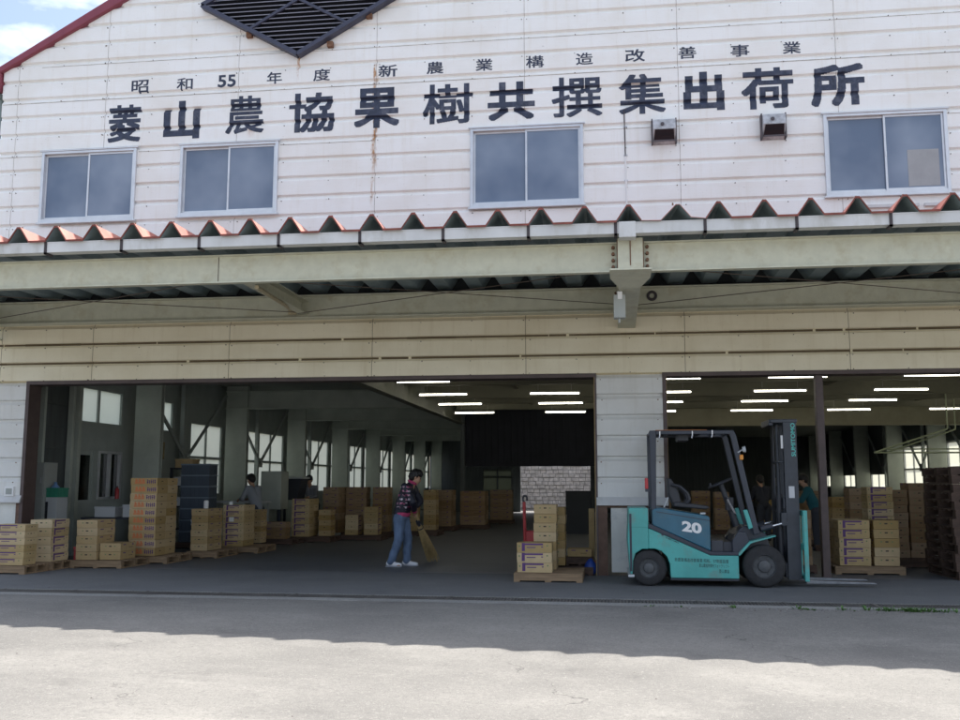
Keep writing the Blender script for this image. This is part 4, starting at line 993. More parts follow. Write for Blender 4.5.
for a in ((2.2, 3.3, 12.2, 14, 'dark pallet seen past the forklift seat'), (3.8, 4.4, 11.2, 12.1, 'dark pallet left of the fork mast'), (4.2, 5.4, 6.0, 8.4, 'dark pallet right behind the brown post'), (5.4, 6.2, 7.1, 8.0, 'dark pallet deep in the right opening'), (5.35, 6.0, 10.0, 10.8, 'dark pallet far behind the right block'), (6.2, 7.0, 9.1, 9.9, 'dark pallet under the far right stack'), (1.1, 1.85, 14.4, 15.1, 'dark pallet far behind the pillar')):
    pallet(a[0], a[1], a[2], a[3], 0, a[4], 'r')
# tower of empty pallets at the right edge
for i in range(13):
    k = 'r' if i % 5 else 'a'
    pallet(4.97+random.uniform(-.02, .02), 6.07, -.02+random.uniform(-.02, .02), 1.34, i*.1265, 'empty pallet, %s in the tower at the right edge' % (['lowest', 'second from bottom', 'third from bottom', 'fourth from bottom', 'fifth from bottom', 'sixth from bottom', 'middle one', 'sixth from top', 'fifth from top', 'fourth from top', 'third from top', 'second from top', 'topmost'][i]), 'r', group='pallet tower at the right edge', rz=random.uniform(-.015, .015))
# ------------------------------------------------------------------ furniture and goods on the left
t = thing('locker', 'tall grey two door locker behind the nearest left cartons', 'locker', (-10.38, 1.45, 0))
b = MB(); b.box(-.2, .17, -.2, .2, 0, 1.76); b.build('body', M_LOCK, t, bevel=.006)
for z0, z1 in ((.05, 1.12), (1.135, 1.74)):
    b = MB(); b.box(-.185, .155, -.212, -.2, z0, z1); dr = b.build('door', M_LOCK, t, bevel=.004); b = MB(); b.box(.10, .115, -.225, -.212, (z0+z1)/2-.05, (z0+z1)/2+.05); b.build('handle', M_ALU, dr)
t = thing('cabinet', 'small pale cabinet carrying a green crate beside the locker', 'cabinet', (-10.12, 1.5, 0))
b = MB(); b.box(-.11, .13, -.18, .18, 0, 1.13); b.build('body', M_CAB, t, bevel=.006); b = MB(); b.box(-.10, -.04, -.186, -.18, .62, 1.05); b.build('opening', M_BLACK, t)
def crate(name, mat_, w, d, h, loc, label, cat='crate', group=None):
    t = MB(); th = .012; R_ = 1
    t.box(-w/2, w/2, -d/2, d/2, 0, th); t.box(-w/2, w/2, -d/2, -d/2+th, th, h); t.box(-w/2, w/2, d/2-th, d/2, th, h); t.box(-w/2, -w/2+th, -d/2+th, d/2-th, th, h); t.box(w/2-th, w/2, -d/2+th, d/2-th, th, h)
    t.box(-w/2-.008, w/2+.008, -d/2-.010, -d/2, h-.03, h-.002, 1); t.box(w/2, w/2+.010, -d/2-.008, d/2+.008, h-.03, h-.002, 1)
    n_ = max(3, int(w/.09))
    for i in range(n_): x = -w/2+w*(i+.5)/n_; t.box(x-.006, x+.006, -d/2-.006, -d/2, .02, h-.03)
    for i in range(5): y = -d/2+d*(i+.5)/5; t.box(w/2, w/2+.006, y-.006, y+.006, .02, h-.03)
    return tag(t.build(name, [mat_, M_CRIM if mat_ is M_CRATE else mat_], loc=loc), label, cat, group)
M_CRIM = mat('navy_crate_rim', (.15, .19, .24), .5)
crate('crate', M_GCRATE, .25, .34, .17, (-10.11, 1.5, 1.13), 'small green plastic crate on the pale cabinet')
b = MB(); b.lathe((0, 0, 0), (0, 0, 1), [(0, .0), (0, .07), (.02, .075), (.17, .075), (.22, .03), (.26, .028), (.26, 0)], 18); tag(b.build('water_bottle', M_LBLUE, loc=(-10.13, 1.48, 1.145), smooth=True), 'pale blue water bottle standing in the green crate', 'bottle')
t = thing('work_table', 'dark work table with boxes on it by the left office wall', 'table', (-9.3, 2.6, 0))
b = MB(); b.box(-.75, .75, -.35, .35, .70, .74); b.build('table_top', M_SLATE, t, bevel=.004)
for x in (-.7, .7):
    for y in (-.3, .3): b = MB(); b.box(x-.02, x+.02, y-.02, y+.02, 0, .70); b.build('leg', M_FRAME, t)
def bx(name, m_, w, d, h, loc, label, cat, bev=.006):
    b = MB(); b.box(-w/2, w/2, -d/2, d/2, 0, h-.02); b.box(-w/2-.008, w/2+.008, -d/2-.008, d/2+.008, h-.045, h); return tag(b.build(name, m_, loc=loc, bevel=bev), label, cat)
bx('foam_box', M_STYRO, .42, .30, .20, (-9.62, 2.5, .74), 'white foam box with lid, left one on the dark work table', 'box')
bx('foam_box', M_STYRO, .34, .28, .24, (-9.12, 2.55, .74), 'white foam box with lid, right one on the dark work table', 'box')
bx('foam_box', M_STYRO, .30, .40, .12, (-8.2, 3.6, .55), 'flat white foam box low between the stacks', 'box')
bx('parts_bin', M_RED, .30, .2, .3, (-9.05, .72, 0), 'red bin on the floor between the left carton stacks', 'bin')
t = thing('stool', 'dark stool under the flat white foam box', 'stool', (-8.2, 3.6, 0))
b = MB(); b.box(-.17, .17, -.17, .17, .51, .55); b.build('seat', M_FRAME, t)
for x in (-.14, .14):
    for y in (-.14, .14): b = MB(); b.box(x-.015, x+.015, y-.015, y+.015, 0, .51); b.build('leg', M_FRAME, t)
t = thing('fire_extinguisher', 'red fire extinguisher on the left office sill', 'extinguisher', (-10.25, 3.95, 1.06))
b = MB(); b.lathe((0, 0, 0), (0, 0, 1), [(0, 0), (0, .07), (.32, .07), (.38, .03), (.40, .02), (.40, 0)], 16); b.build('cylinder', M_RED, t, smooth=True); b = MB(); b.box(-.02, .02, -.05, .02, .40, .44); b.build('handle', M_FRAME, t); t.scale = (.6, .6, .6)
# rack with cartons, crates
t = thing('storage_rack', 'dark steel rack between the column and the navy crates', 'rack', (-9.55, 5.9, 0))
for x in (-.3, .3):
    for y in (-.3, .3): b = MB(); b.box(x-.025, x+.025, y-.025, y+.025, 0, 1.72); b.build('post', M_FRAME, t)
for z in (.35, .85, 1.3, 1.7): b = MB(); b.box(-.33, .33, -.33, .33, z, z+.03); b.build('shelf', M_FRAME, t)
for i, (z, m_, lab) in enumerate(((.88, M_STYRO, 'white foam box on the second shelf of the dark rack'), (1.33, M_STYRO, 'white foam box on the third shelf of the dark rack'), (1.73, M_KRAFT, 'brown box lying on top of the dark rack'))): bx('stored_box', m_, .42, .36, .20, (-9.55, 5.75, z), lab, 'box')
for i in range(5): crate('crate', M_CRATE, .64, .44, .235, (-8.92, 5.0, .62+i*.237), 'navy plastic crate, %s in the dark crate stack behind the tall cartons' % ORD[4-i], group='navy crates stacked on the left')
pallet(-9.3, -8.55, 4.7, 5.35, 0, 'pallet beneath the navy crates, lowest layer', 'r')
for i in range(2): crate('crate', M_CRATE, .64, .44, .24, (-8.92, 5.0, .13+i*.243), 'navy plastic crate, %s layer of the dark crate stack' % ('lowest' if i == 0 else 'second lowest'), group='navy crates stacked on the left')
M_BCRATE = mat('black_crate_plastic', (.016, .018, .022), .6)
for i in range(5): crate('crate', M_BCRATE, .70, .5, .235, (-.93, 12.2, i*.237), 'dark plastic crate, %s in the stack before the rear doorway' % ORD[4-i], group='dark crates before the rear doorway')
# sorting bench, upright panel, conveyor
t = thing('sorting_bench', 'pale topped sorting bench in front of the left windows', 'bench', (-8.6, 6.7, 0))
b = MB(); b.box(-.65, .6, -.3, .3, .93, .98); b.build('bench_top', M_CAB, t)
for x in (-.6, .55):
    for y in (-.25, .25): b = MB(); b.box(x-.02, x+.02, y-.02, y+.02, 0, .93); b.build('leg', M_LOCK, t)
t = thing('sorting_machine', 'grey green sheet metal sorting machine cabinet by the left windows', 'machine', (-8.3, 7.8, 0))
b = MB(); b.box(-.25, .27, -.05, .5, .75, 1.68); b.build('cabinet', M_GREEN, t, bevel=.01)
for x in (-.22, .22): b = MB(); b.box(x-.03, x+.03, .0, .06, 0, .75); b.build('leg', M_FRAME, t)
b = MB(); b.box(-.2, .22, -.058, -.05, 1.1, 1.55); b.build('door', M_GREEN, t)
t = thing('conveyor', 'dark conveyor hopper with a white top edge behind the low stack', 'conveyor', (-8.45, 9.6, 0))
b = MB(); b.prism([(-.40, 1.50), (.42, 1.50), (.30, .95), (-.25, .95)], -.3, .3); b.build('hopper', M_SLATE, t); b = MB(); b.box(-.43, .45, -.33, .33, 1.50, 1.55); b.build('rim', M_CAB, t)
for x in (-.2, .25):
    for y in (-.25, .25): b = MB(); b.box(x-.025, x+.025, y-.025, y+.025, 0, .95); b.build('leg', M_FRAME, t)
# pale pipe rack in the right bay
t = thing('pipe_rail', 'pale green pipe rail reaching out between the right columns', 'rail', (7.0, 12.0, 0))
b = MB(); b.tube([(0, 0, 2.22), (1.9, .0, 2.85)], .025, 8); b.build('sloping_pipe', M_PIPE, t)
b = MB(); b.tube([(.45, .3, 2.25), (2.2, .3, 2.85)], .022, 8); b.build('sloping_pipe', M_PIPE, t)
b = MB(); b.tube([(0, 0, 2.22), (3.9, .2, 2.22)], .022, 8); b.tube([(.4, .2, 2.32), (3.6, .2, 2.32)], .018, 8); b.build('level_pipe', M_PIPE, t)
b = MB(); b.tube([(1.9, .0, 2.85), (1.9, 0, 3.98)], .02, 8); b.tube([(2.2, .3, 2.85), (2.2, .3, 3.98)], .02, 8); b.tube([(3.9, .2, 2.22), (3.9, .2, 3.98)], .02, 8); b.build('hanger', M_PIPE, t)

# ------------------------------------------------------------------ pallet jack
t = thing('pallet_jack', 'red hand pallet jack with upright handle behind the entrance cartons', 'pallet jack', (-1.47, 1.4, 0), 0)
b = MB(); b.box(-.02, .30, -.12, .12, .10, .40); b.box(.02, .17, -.09, .09, .40, .60); b.build('body', M_RED, t, bevel=.02)
b = MB(); b.tube([(.0, -.02, .40), (-.015, -.02, 1.08)], .028, 10); b.build('handle_shaft', M_RED, t)
b = MB(); b.tube([(-.012, -.02, 1.06), (-.035, -.02, 1.12), (-.03, -.02, 1.17), (.0, -.02, 1.19), (.035, -.02, 1.165), (.035, -.02, 1.10)], .017, 8); b.build('handle_grip', M_VINYL, t, smooth=True)
for y in (-.2, .2): b = MB(); b.box(.26, 1.2, y-.075, y+.075, .06, .10); b.build('fork', M_RED, t, bevel=.01)
for y in (-.07, .07): b = MB(); b.lathe((.05, y, .09), (0, 1, 0), [(-.025, 0), (-.025, .08), (-.02, .09), (.02, .09), (.025, .08), (.025, 0)], 18); b.build('wheel', M_RUBBER, t, smooth=True)
# ------------------------------------------------------------------ forklift (x forward, its right side faces the camera)
fx, fy = 1.25, -.94
fl = thing('forklift', 'turquoise electric forklift numbered 20 parked in front of the white pillar', 'forklift', (fx, fy, 0))
def X(v): return v-fx
def pf(pts): return [(X(x), z) for x, z in pts]
HW = .555
b = MB(); b.prism(pf([(.225, 1.06), (.49, 1.06), (.49, .50), (.40, .50), (.31, .44), (.275, .34), (.265, .16), (.235, .16), (.205, .60)]), -HW, HW)
cw = b.build('counterweight', M_TURQ, fl, bevel=.035, seg=4)
b = MB(); b.box(X(.232), X(.262), -HW-.004, HW+.004, .20, .98); b.build('bumper_strip', M_FRAME, cw)
b = MB(); b.box(X(.25), X(.49), -HW-.002, HW+.002, .795, .80); b.build('panel_line', mat('line_turquoise', (.04, .24, .21), .5), cw)
b = MB(); b.box(X(.205), X(.29), -HW, HW, .12, .155); b.build('tow_plate', M_CAB, cw, bevel=.006)
side = [(.49, .785), (1.315, .425), (1.69, .425), (1.69, .117), (.78, .117), (.772, .30), (.735, .40), (.66, .475), (.575, .505), (.49, .505)]
b = MB(); b.prism(pf(side), -HW, HW); body = b.build('body', M_TURQ, fl, bevel=.012, seg=3)
b = MB(); b.prism(pf([(.49, .835), (.52, .84), (1.33, .475), (1.69, .472), (1.69, .427), (1.315, .427), (.49, .788)]), -HW-.003, HW+.003); b.build('trim_band', M_FRAME, fl, bevel=.006)
b = MB(); b.box(X(.78), X(1.69), -HW+.03, HW-.03, .085, .117); b.build('underbody', M_FRAME, fl)
b = MB(); b.prism(pf([(.60, 1.055), (.66, 1.06), (1.30, .955), (1.325, .93), (1.325, .48), (.56, .82), (.545, .85), (.545, 1.03)]), -HW+.02, HW-.02); hood = b.build('battery_hood', M_TEAL, fl, bevel=.015, seg=3)
b = MB(); b.prism(pf([(.60, 1.014), (1.32, .896), (1.32, .886), (.60, 1.004)]), -HW+.017, HW-.017); b.build('lid_gap', M_FRAME, hood)
b = MB(); text_fit(b, '20', X(1.078), .80, .265, .145, lambda u, v: (u, -HW+.0165, v-.14*(u-X(1.078))), .045); b.build('number_decal', M_WHITEP, hood)
b = MB(); b.box(X(1.20), X(1.27), -HW+.05, -HW+.10, .975, 1.0); b.build('latch', M_CAB, hood, bevel=.004)
# lettering on the lower body
b = MB(); sy = -HW-.0015
def body_place(u, v): return (u, sy, v)
text_fit(b, '新農業構造改善事業 昭和、57年度設置', X(1.195), .355, .72, .052, lambda u, v: (u, sy, v-.028*(u-X(1.195))), .0)
text_fit(b, '菱山農協共撰所フォークリフト', X(1.36), .285, .40, .050, lambda u, v: (u, sy, v-.028*(u-X(1.36))), .0)
text_fit(b, '菱山農協', X(1.492), .215, .135, .050, lambda u, v: (u, sy, v-.028*(u-X(1.49))), .0)
b.build('body_lettering', mat('black_lettering', (.02, .03, .035), .6), body)
b = MB(); text_fit(b, 'SUMITOMO', X(.81), .625, .175, .022, lambda u, v: (u, sy, v-.42*(u-X(.81))), .02); b.box(X(.665), X(.695), sy, sy+.001, .685, .715); b.build('maker_lettering', M_FRAME, body)
# cab floor, step, dash cowl, fenders
b = MB(); b.box(X(1.33), X(1.72), -HW+.06, HW-.06, .43, .47); b.box(X(1.335), X(1.50), -HW+.10, HW-.10, .47, .62); b.box(X(1.50), X(1.66), -HW+.14, HW-.14, .47, .60); b.build('floor_plate', mat('charcoal_plate', (.055, .058, .07), .6), fl, bevel=.01)
b = MB(); b.prism(pf([(1.62, .47), (1.66, .70), (1.80, .82), (1.98, .80), (2.10, .70), (2.15, .50), (2.0, .47)]), -.33, .33); b.build('dash_cowl', M_FRAME, fl, bevel=.02)
for s in (-1, 1):
    ya, yb = (s*HW, s*.33) if s < 0 else (.33, HW)
    b = MB(); b.prism(pf([(1.69, .425), (1.71, .425), (1.855, .59), (2.19, .685), (2.19, .702), (1.84, .612), (1.69, .46)]), ya, yb); f_ = b.build('fender', M_TURQ, fl, bevel=.004)
    b = MB(); b.prism(pf([(1.70, .44), (1.845, .605), (1.80, .74), (1.70, .745), (1.62, .62), (1.62, .47)]), min(s*.50, s*.30), max(s*.50, s*.30)); b.build('cowl_side', M_FRAME, f_, bevel=.01)
    b = MB(); b.prism(pf([(1.775, 1.035), (1.832, 1.045), (1.905, .80), (1.845, .775)]), min(s*.44, s*.50), max(s*.44, s*.50)); b.build('dash_panel', M_TURQ, fl, bevel=.01)
# wheels
def wheel(x, y, r, w, name='wheel'):
    t_ = MB(); h = w/2
    prof_ = [(-h, r*.56), (-h, r*.86), (-h+.02, r*.96), (-h+.05, r), (h-.05, r), (h-.02, r*.96), (h, r*.86), (h, r*.56)]
    t_.lathe((0, 0, 0), (0, 1, 0), prof_, 36)
    for i in range(26):
        a = 2*math.pi*i/26; p = Vector((math.cos(a), 0, math.sin(a))); q = Vector((-math.sin(a), 0, math.cos(a)))*.012
        for s in (-1, 1):
            c0 = p*(r*.93)+Vector((0, s*(h-.012), 0)); c1 = p*(r*1.004)+Vector((0, s*(h-.06), 0))
            t_.add([c0-q, c0+q, c1+q, c1-q], [(0, 1, 2, 3)])
    o = t_.build('wheel', M_RUBBER, fl, loc=(X(x), y, r), smooth=True)
    k_ = MB(); k_.lathe((0, 0, 0), (0, 1, 0), [(-h+.01, r*.58), (-h+.005, r*.54), (-h+.045, r*.50), (-h+.05, r*.30), (-h+.015, r*.27), (-h+.0, r*.15), (-h+.0, 0), (h-.02, 0), (h-.02, r*.58)], 30)
    for i in range(6):
        a = 2*math.pi*i/6; k_.cyl((r*.40*math.cos(a), -h+.05, r*.40*math.sin(a)), (r*.40*math.cos(a), -h+.03, r*.40*math.sin(a)), .013, n=6)
    k_.build('rim', M_RIM, o, smooth=True)
for s in (-1, 1):
    wheel(.487, s*.46, .245, .17); wheel(2.03, s*.44, .285, .21)
# overhead guard
for s in (-1, 1):
    y_ = s*.47
    b = MB(); b.prism(pf([(.535, .83), (.60, .80), (.625, 2.06), (.625, 2.13), (.53, 2.13)]), y_-.035, y_+.035); b.build('guard_post', M_FRAME, fl, bevel=.012)
    b = MB(); b.prism(pf([(1.60, 2.13), (1.68, 2.13), (1.715, 2.06), (1.985, .72), (1.91, .70), (1.64, 2.03)]), y_-.03, y_+.03); b.build('guard_post', M_FRAME, fl, bevel=.01)
    b = MB(); b.box(X(.625), X(1.66), y_-.035, y_+.035, 2.075, 2.13); b.build('guard_rail', M_FRAME, fl, bevel=.008)
b = MB()
for x in (.56, .80, 1.02, 1.24, 1.46, 1.64): b.box(X(x-.02), X(x+.02), -.44, .44, 2.09, 2.125)
b.build('guard_bars', M_FRAME, fl)
b = MB(); b.box(X(.62), X(1.32), -.50, .48, 2.131, 2.139); b.build('guard_cover', mat('orange_edge_sheet', (.42, .16, .045), .6), fl)
b = MB(); b.box(X(.93), X(1.08), -.35, .1, 1.99, 2.09); b.build('guard_lamp_box', M_VINYL, fl, bevel=.01)
b = MB()
for x, z in ((.675, 2.09), (1.12, 2.09), (1.39, 2.10)):
    b.tube([(X(x), -.52, z+.03), (X(x), -.52, z-.03), (X(x)-.012, -.53, z-.07)], .010, 6)
b.build('clip', M_STEEL, fl)
# seat
st = MB(); st.prism(pf([(.86, 1.07), (1.31, 1.035), (1.36, 1.055), (1.33, 1.085), (1.0, 1.13), (.86, 1.14)]), -.24, .24); st = st.build('seat', M_VINYL, fl, bevel=.02, seg=3)
b = MB(); b.prism(pf([(.85, 1.10), (.97, 1.13), (.93, 1.30), (.83, 1.47), (.78, 1.47), (.79, 1.25)]), -.22, .22); b.build('seat_back', M_VINYL, st, bevel=.03, seg=3)
for s in (-1, 1):
    b = MB(); b.tube([(X(.83), s*.25, 1.38), (X(.95), s*.26, 1.355), (X(1.05), s*.26, 1.26), (X(1.08), s*.26, 1.17), (X(1.04), s*.25, 1.12)], .022, 8); b.build('hip_guard', M_VINYL, st, smooth=True)
b = MB(); b.tube([(X(.72), -.3, 1.06), (X(.76), -.3, 1.16), (X(.78), -.28, 1.2)], .012, 6); b.build('release_cable', M_CAB, fl)
# steering
b = MB(); b.cyl((X(1.74), .0, .80), (X(1.545), 0, 1.38), .05, .035, n=12); b.box(X(1.60), X(1.70), -.09, .09, 1.02, 1.20); scol = b.build('steering_column', M_VINYL, fl, smooth=False)
b = MB(); b.torus((X(1.53), 0, 1.40), (-.42, 0, 1), .17, .015, 28, 8); b.cyl((X(1.53), 0, 1.38), (X(1.52), 0, 1.41), .04, n=12); b.tube([(X(1.53), -.16, 1.40), (X(1.53), .16, 1.40)], .01, 6); b.cyl((X(1.40), -.1, 1.345), (X(1.38), -.1, 1.40), .016, n=8); b.build('steering_wheel', M_VINYL, scol, smooth=True)
b = MB()
for i in range(3): b.tube([(X(1.70), -.16-.06*i, .98), (X(1.60), -.16-.06*i, 1.18)], .008, 6, 0); b.cyl((X(1.60), -.16-.06*i, 1.18), (X(1.59), -.16-.06*i, 1.21), .018, n=10, mi=1)
b.build('lever', [M_STEEL, M_VINYL], fl)
# mast: channels, cylinders, ties, carriage
mx_ = 2.445
for s in (-1, 1):
    b = MB(); y_ = s*.33
    b.box(X(2.37), X(2.545), y_-.035, y_-.015 if s < 0 else y_+.035, .10, 2.25) if s < 0 else b.box(X(2.37), X(2.545), y_+.015, y_+.035, .10, 2.25)
    b.box(X(2.37), X(2.39), min(y_, y_-s*.05)-.01, max(y_, y_-s*.05)+.01, .10, 2.25); b.box(X(2.525), X(2.545), min(y_, y_-s*.05)-.01, max(y_, y_-s*.05)+.01, .10, 2.25)
    rail = b.build('mast_rail', M_MAST, fl)
    b = MB(); b.box(X(2.40), X(2.52), s*.25-.02, s*.25+.02, .12, 2.28); b.build('inner_rail', M_MAST, rail)
    b = MB(); b.cyl((X(2.31), s*.20, .2), (X(2.31), s*.20, 1.25), .042, n=14); b.build('lift_cylinder', M_VINYL, rail, smooth=True); b = MB(); b.cyl((X(2.31), s*.20, 1.25), (X(2.31), s*.20, 2.22), .024, n=12); b.build('lift_rod', M_MAST, rail, smooth=True)
    b = MB(); b.tube([(X(2.02), s*.36, .775), (X(2.18), s*.36, .82)], .042, 12); b.build('tilt_cylinder', M_FRAME, fl); b = MB(); b.tube([(X(2.18), s*.36, .82), (X(2.38), s*.36, .872)], .018, 10); b.build('tilt_rod', M_STEEL, fl)
b = MB()
b.box(X(2.20), X(2.56), -.37, .37, 2.235, 2.285); b.box(X(2.18), X(2.24), -.34, .34, 2.20, 2.285); b.box(X(2.30), X(2.37), -.33, .33, 1.68, 1.71); b.box(X(2.34), X(2.37), -.33, .33, 1.05, 1.20); b.box(X(2.30), X(2.38), -.38, .38, .82, 1.0); b.box(X(2.34), X(2.38), -.33, .33, .12, .32)
mc = b.build('mast_tie', M_MAST, fl, bevel=.008)
b = MB(); b.box(X(2.335), X(2.365), -.345, -.335, 1.88, 2.06); b.build('chrome_rod', M_WHITEP, mc)
b = MB(); b.tube([(X(2.29), .1, 2.2), (X(2.27), .1, 1.2), (X(2.32), .1, .5)], .015, 8); b.tube([(X(2.33), -.12, 2.2), (X(2.33), -.12, .6)], .012, 8); b.build('hose', M_RUBBER, fl)
b = MB(); text_fit(b, 'SUMITOMO', 0, 0, .46, .058, lambda u, v: (X(2.497)-v, -.366, 2.0+u), .02); b.build('mast_lettering', mat('turquoise_letter', (.10, .52, .46), .5), fl)
b = MB(); b.box(X(2.415), X(2.49), -.367, -.3655, 1.20, 1.36); b.build('mast_sticker', mat('pale_sticker', (.55, .56, .58), .6), fl)
b = MB()
b.box(X(2.575), X(2.605), -.50, -.46, .10, 1.03); b.box(X(2.575), X(2.605), .46, .50, .10, 1.03); b.box(X(2.57), X(2.61), -.50, .50, .96, 1.03); b.box(X(2.57), X(2.615), -.50, .50, .50, .58); b.box(X(2.57), X(2.615), -.50, .50, .10, .18); b.box(X(2.545), X(2.57), -.34, .34, .15, .58)
for y_ in (-.28, -.09, .09, .28): b.box(X(2.58), X(2.60), y_-.015, y_+.015, .58, .96)
car = b.build('carriage', M_TURQ, fl, bevel=.006)
b = MB(); b.box(X(2.555), X(2.612), -.545, -.505, .09, 1.035); b.build('side_plate', M_TURQ, car, bevel=.008)
for s in (-1, 1):
    b = MB(); b.prism(pf([(2.615, .60), (2.65, .60), (2.65, .085), (3.50, .065), (3.53, .055), (3.53, .045), (2.615, .04)]), s*.24-.055, s*.24+.055); b.build('fork', mat('worn_fork_steel', (.22, .23, .25), .4, .6, var=.3, vscale=6), fl, bevel=.006)
# lamps, mirror
b = MB(); b.box(X(1.75), X(1.80), -.53, -.48, 1.72, 1.79); b.build('turn_lamp', M_ORAN, fl, bevel=.008)
b = MB(); b.cyl((X(1.79), -.52, 1.86), (X(1.83), -.52, 1.865), .035, .045, n=14); b.tube([(X(1.73), -.50, 1.82), (X(1.79), -.52, 1.86)], .01, 6); b.build('work_lamp', M_CAB, fl, smooth=True)
b = MB(); b.box(X(.455), X(.50), -.53, -.47, 1.32, 1.47); b.build('tail_lamp', M_REDL, fl, bevel=.008); b = MB(); b.box(X(.46), X(.53), -.52, -.45, 1.28, 1.32); b.build('tail_lamp_bracket', M_FRAME, fl)

# ------------------------------------------------------------------ people
def blob(segs, name, mat_, parent, voxel=.012, smooth=4, bulge=None, loc=(0, 0, 0)):
    """one continuous surface grown round tapered segments (p0, r0, p1, r1[, scale])"""
    bm = bmesh.new()
    for s_ in segs:
        p0, r0, p1, r1 = Vector(s_[0]), s_[1], Vector(s_[2]), s_[3]; sc = s_[4] if len(s_) > 4 else None
        t_ = bmesh.new()
        for p, r in ((p0, r0), (p1, r1)):
            mtx = Matrix.Translation(p)
            if sc is not None: mtx = mtx @ sc
            bmesh.ops.create_icosphere(t_, subdivisions=2, radius=r, matrix=mtx)
        bmesh.ops.convex_hull(t_, input=t_.verts[:])
        loose = [v for v in t_.verts if not v.link_faces]
        bmesh.ops.delete(t_, geom=loose, context='VERTS')
        me_ = bpy.data.meshes.new('t'); t_.to_mesh(me_); t_.free(); bm.from_mesh(me_); bpy.data.meshes.remove(me_)
    me = bpy.data.meshes.new(name); bm.to_mesh(me); bm.free()
    o = bpy.data.objects.new(name, me); COL.objects.link(o)
    rm = o.modifiers.new('remesh', 'REMESH'); rm.mode = 'VOXEL'; rm.voxel_size = voxel
    sm = o.modifiers.new('smooth', 'SMOOTH'); sm.factor = .5; sm.iterations = smooth
    dg = bpy.context.evaluated_depsgraph_get(); dg.update()
    m2 = bpy.data.meshes.new_from_object(o.evaluated_get(dg)); bpy.data.objects.remove(o); bpy.data.meshes.remove(me)
    m2.name = name; m2.materials.clear(); m2.materials.append(mat_)
    if bulge:
        for v in m2.vertices: v.co = bulge(v.co)
    for p in m2.polygons: p.use_smooth = True
    q = bpy.data.objects.new(name, m2); COL.objects.link(q); q.location = loc
    if parent: q.parent = parent
    return q
def frame(fwd, up=(0, 0, 1)):
    f = Vector(fwd).normalized(); l = Vector(up).cross(f).normalized(); u = f.cross(l)
    return Matrix((f, l, u)).transposed()            # columns: forward, left, up
def head_segs(c, F):
    def P(f, l, u): return Vector(c) + F @ Vector((f, l, u))
    F4 = F.to_4x4()
    sk = F4 @ Matrix.Diagonal((1.12, .92, 1.05, 1)) @ F4.inverted()
    return [(P(-.012, 0, .035), .088, P(-.012, 0, .035), .088, sk), (P(.035, 0, -.02), .066, P(.045, 0, -.075), .04),
            (P(.075, 0, .01), .02, P(.098, 0, -.022), .014), (P(-.005, .082, .0), .018, P(-.012, .088, -.02), .014), (P(-.005, -.082, .0), .018, P(-.012, -.088, -.02), .014),
            (P(.07, .0, -.055), .02, P(.07, 0, -.055), .02)]
def hair_segs(c, F):
    def P(f, l, u): return Vector(c) + F @ Vector((f, l, u))
    return [(P(-.03, 0, .05), .098, P(.015, 0, .075), .082), (P(-.055, 0, .0), .082, P(-.05, 0, -.035), .06), (P(.05, .03, .085), .04, P(.06, -.03, .085), .04), (P(-.03, .055, .01), .045, P(-.03, -.055, .01), .045), (P(.0, .07, .03), .028, P(.0, -.07, .03), .028)]
def hand_segs(w, d, side, r=.009):
    """palm and five bent fingers; w wrist, d direction, side = thumb side"""
    w, d, s_ = Vector(w), Vector(d).normalized(), Vector(side).normalized(); n = d.cross(s_).normalized()
    L_ = [(w, .022, w+d*.05, .026), (w+d*.03+s_*.02, .018, w+d*.07+s_*.022, .016), (w+d*.03-s_*.02, .018, w+d*.07-s_*.022, .015)]
    for i, ln in enumerate((.065, .075, .07, .055)):
        b0 = w+d*.075+s_*(.027-.018*i); k1 = b0+d*ln*.5+n*.012; k2 = k1+d*ln*.22+n*.03
        L_ += [(b0, r, k1, r*.95), (k1, r*.95, k2, r*.8)]
    t0 = w+d*.03+s_*.03; t1 = t0+s_*.03+d*.02+n*.01; t2 = t1+d*.03+n*.018
    L_ += [(t0, r*1.15, t1, r), (t1, r, t2, r*.85)]
    return L_
# the sweeper: pelvis over the feet, trunk bent forward, both hands on the broom
sw = thing('person', 'person in black jacket with pink hem and jeans sweeping inside the left opening', 'person', (-3.50, 1.1, 0))
def seg(a, ra, b_, rb): return (a, ra, b_, rb)
hd = Vector((.185, .02, 1.49)); HF = frame((.86, .20, -.42), (.35, .1, 1))
rs_, ls_ = Vector((.03, -.135, 1.325)), Vector((.10, .165, 1.325))
re_, le_ = Vector((.175, -.155, 1.085)), Vector((.22, .235, 1.085))
rw_, lw_ = Vector((.155, .10, .90)), Vector((.17, .20, .99))
rh, lh = Vector((-.07, -.075, .80)), Vector((-.03, .085, .80))
rk_, lk_ = Vector((-.075, -.085, .445)), Vector((.04, .10, .445))
ra_, la_ = Vector((-.205, -.09, .085)), Vector((.025, .105, .085))
bs = [seg((-.05, 0, .85), .10, (-.02, 0, 1.05), .095), seg((-.02, -.04, 1.05), .10, (.05, -.06, 1.28), .10), seg((-.02, .04, 1.05), .10, (.07, .09, 1.28), .10),
      seg((.08, .015, 1.30), .075, (.145, .02, 1.41), .05), seg((.145, .02, 1.40), .05, (.165, .02, 1.45), .05),
      seg(rs_, .052, re_, .042), seg(re_, .042, rw_, .03), seg(ls_, .052, le_, .042), seg(le_, .042, lw_, .03),
      seg(rh, .088, rk_, .058), seg(rk_, .058, ra_, .04), seg(lh, .088, lk_, .058), seg(lk_, .058, la_, .04)]
bs += [seg(ra_+Vector((-.03, 0, -.03)), .035, ra_+Vector((.15, .0, -.06)), .025), seg(la_+Vector((-.03, 0, -.03)), .035, la_+Vector((.15, .02, -.06)), .025)]
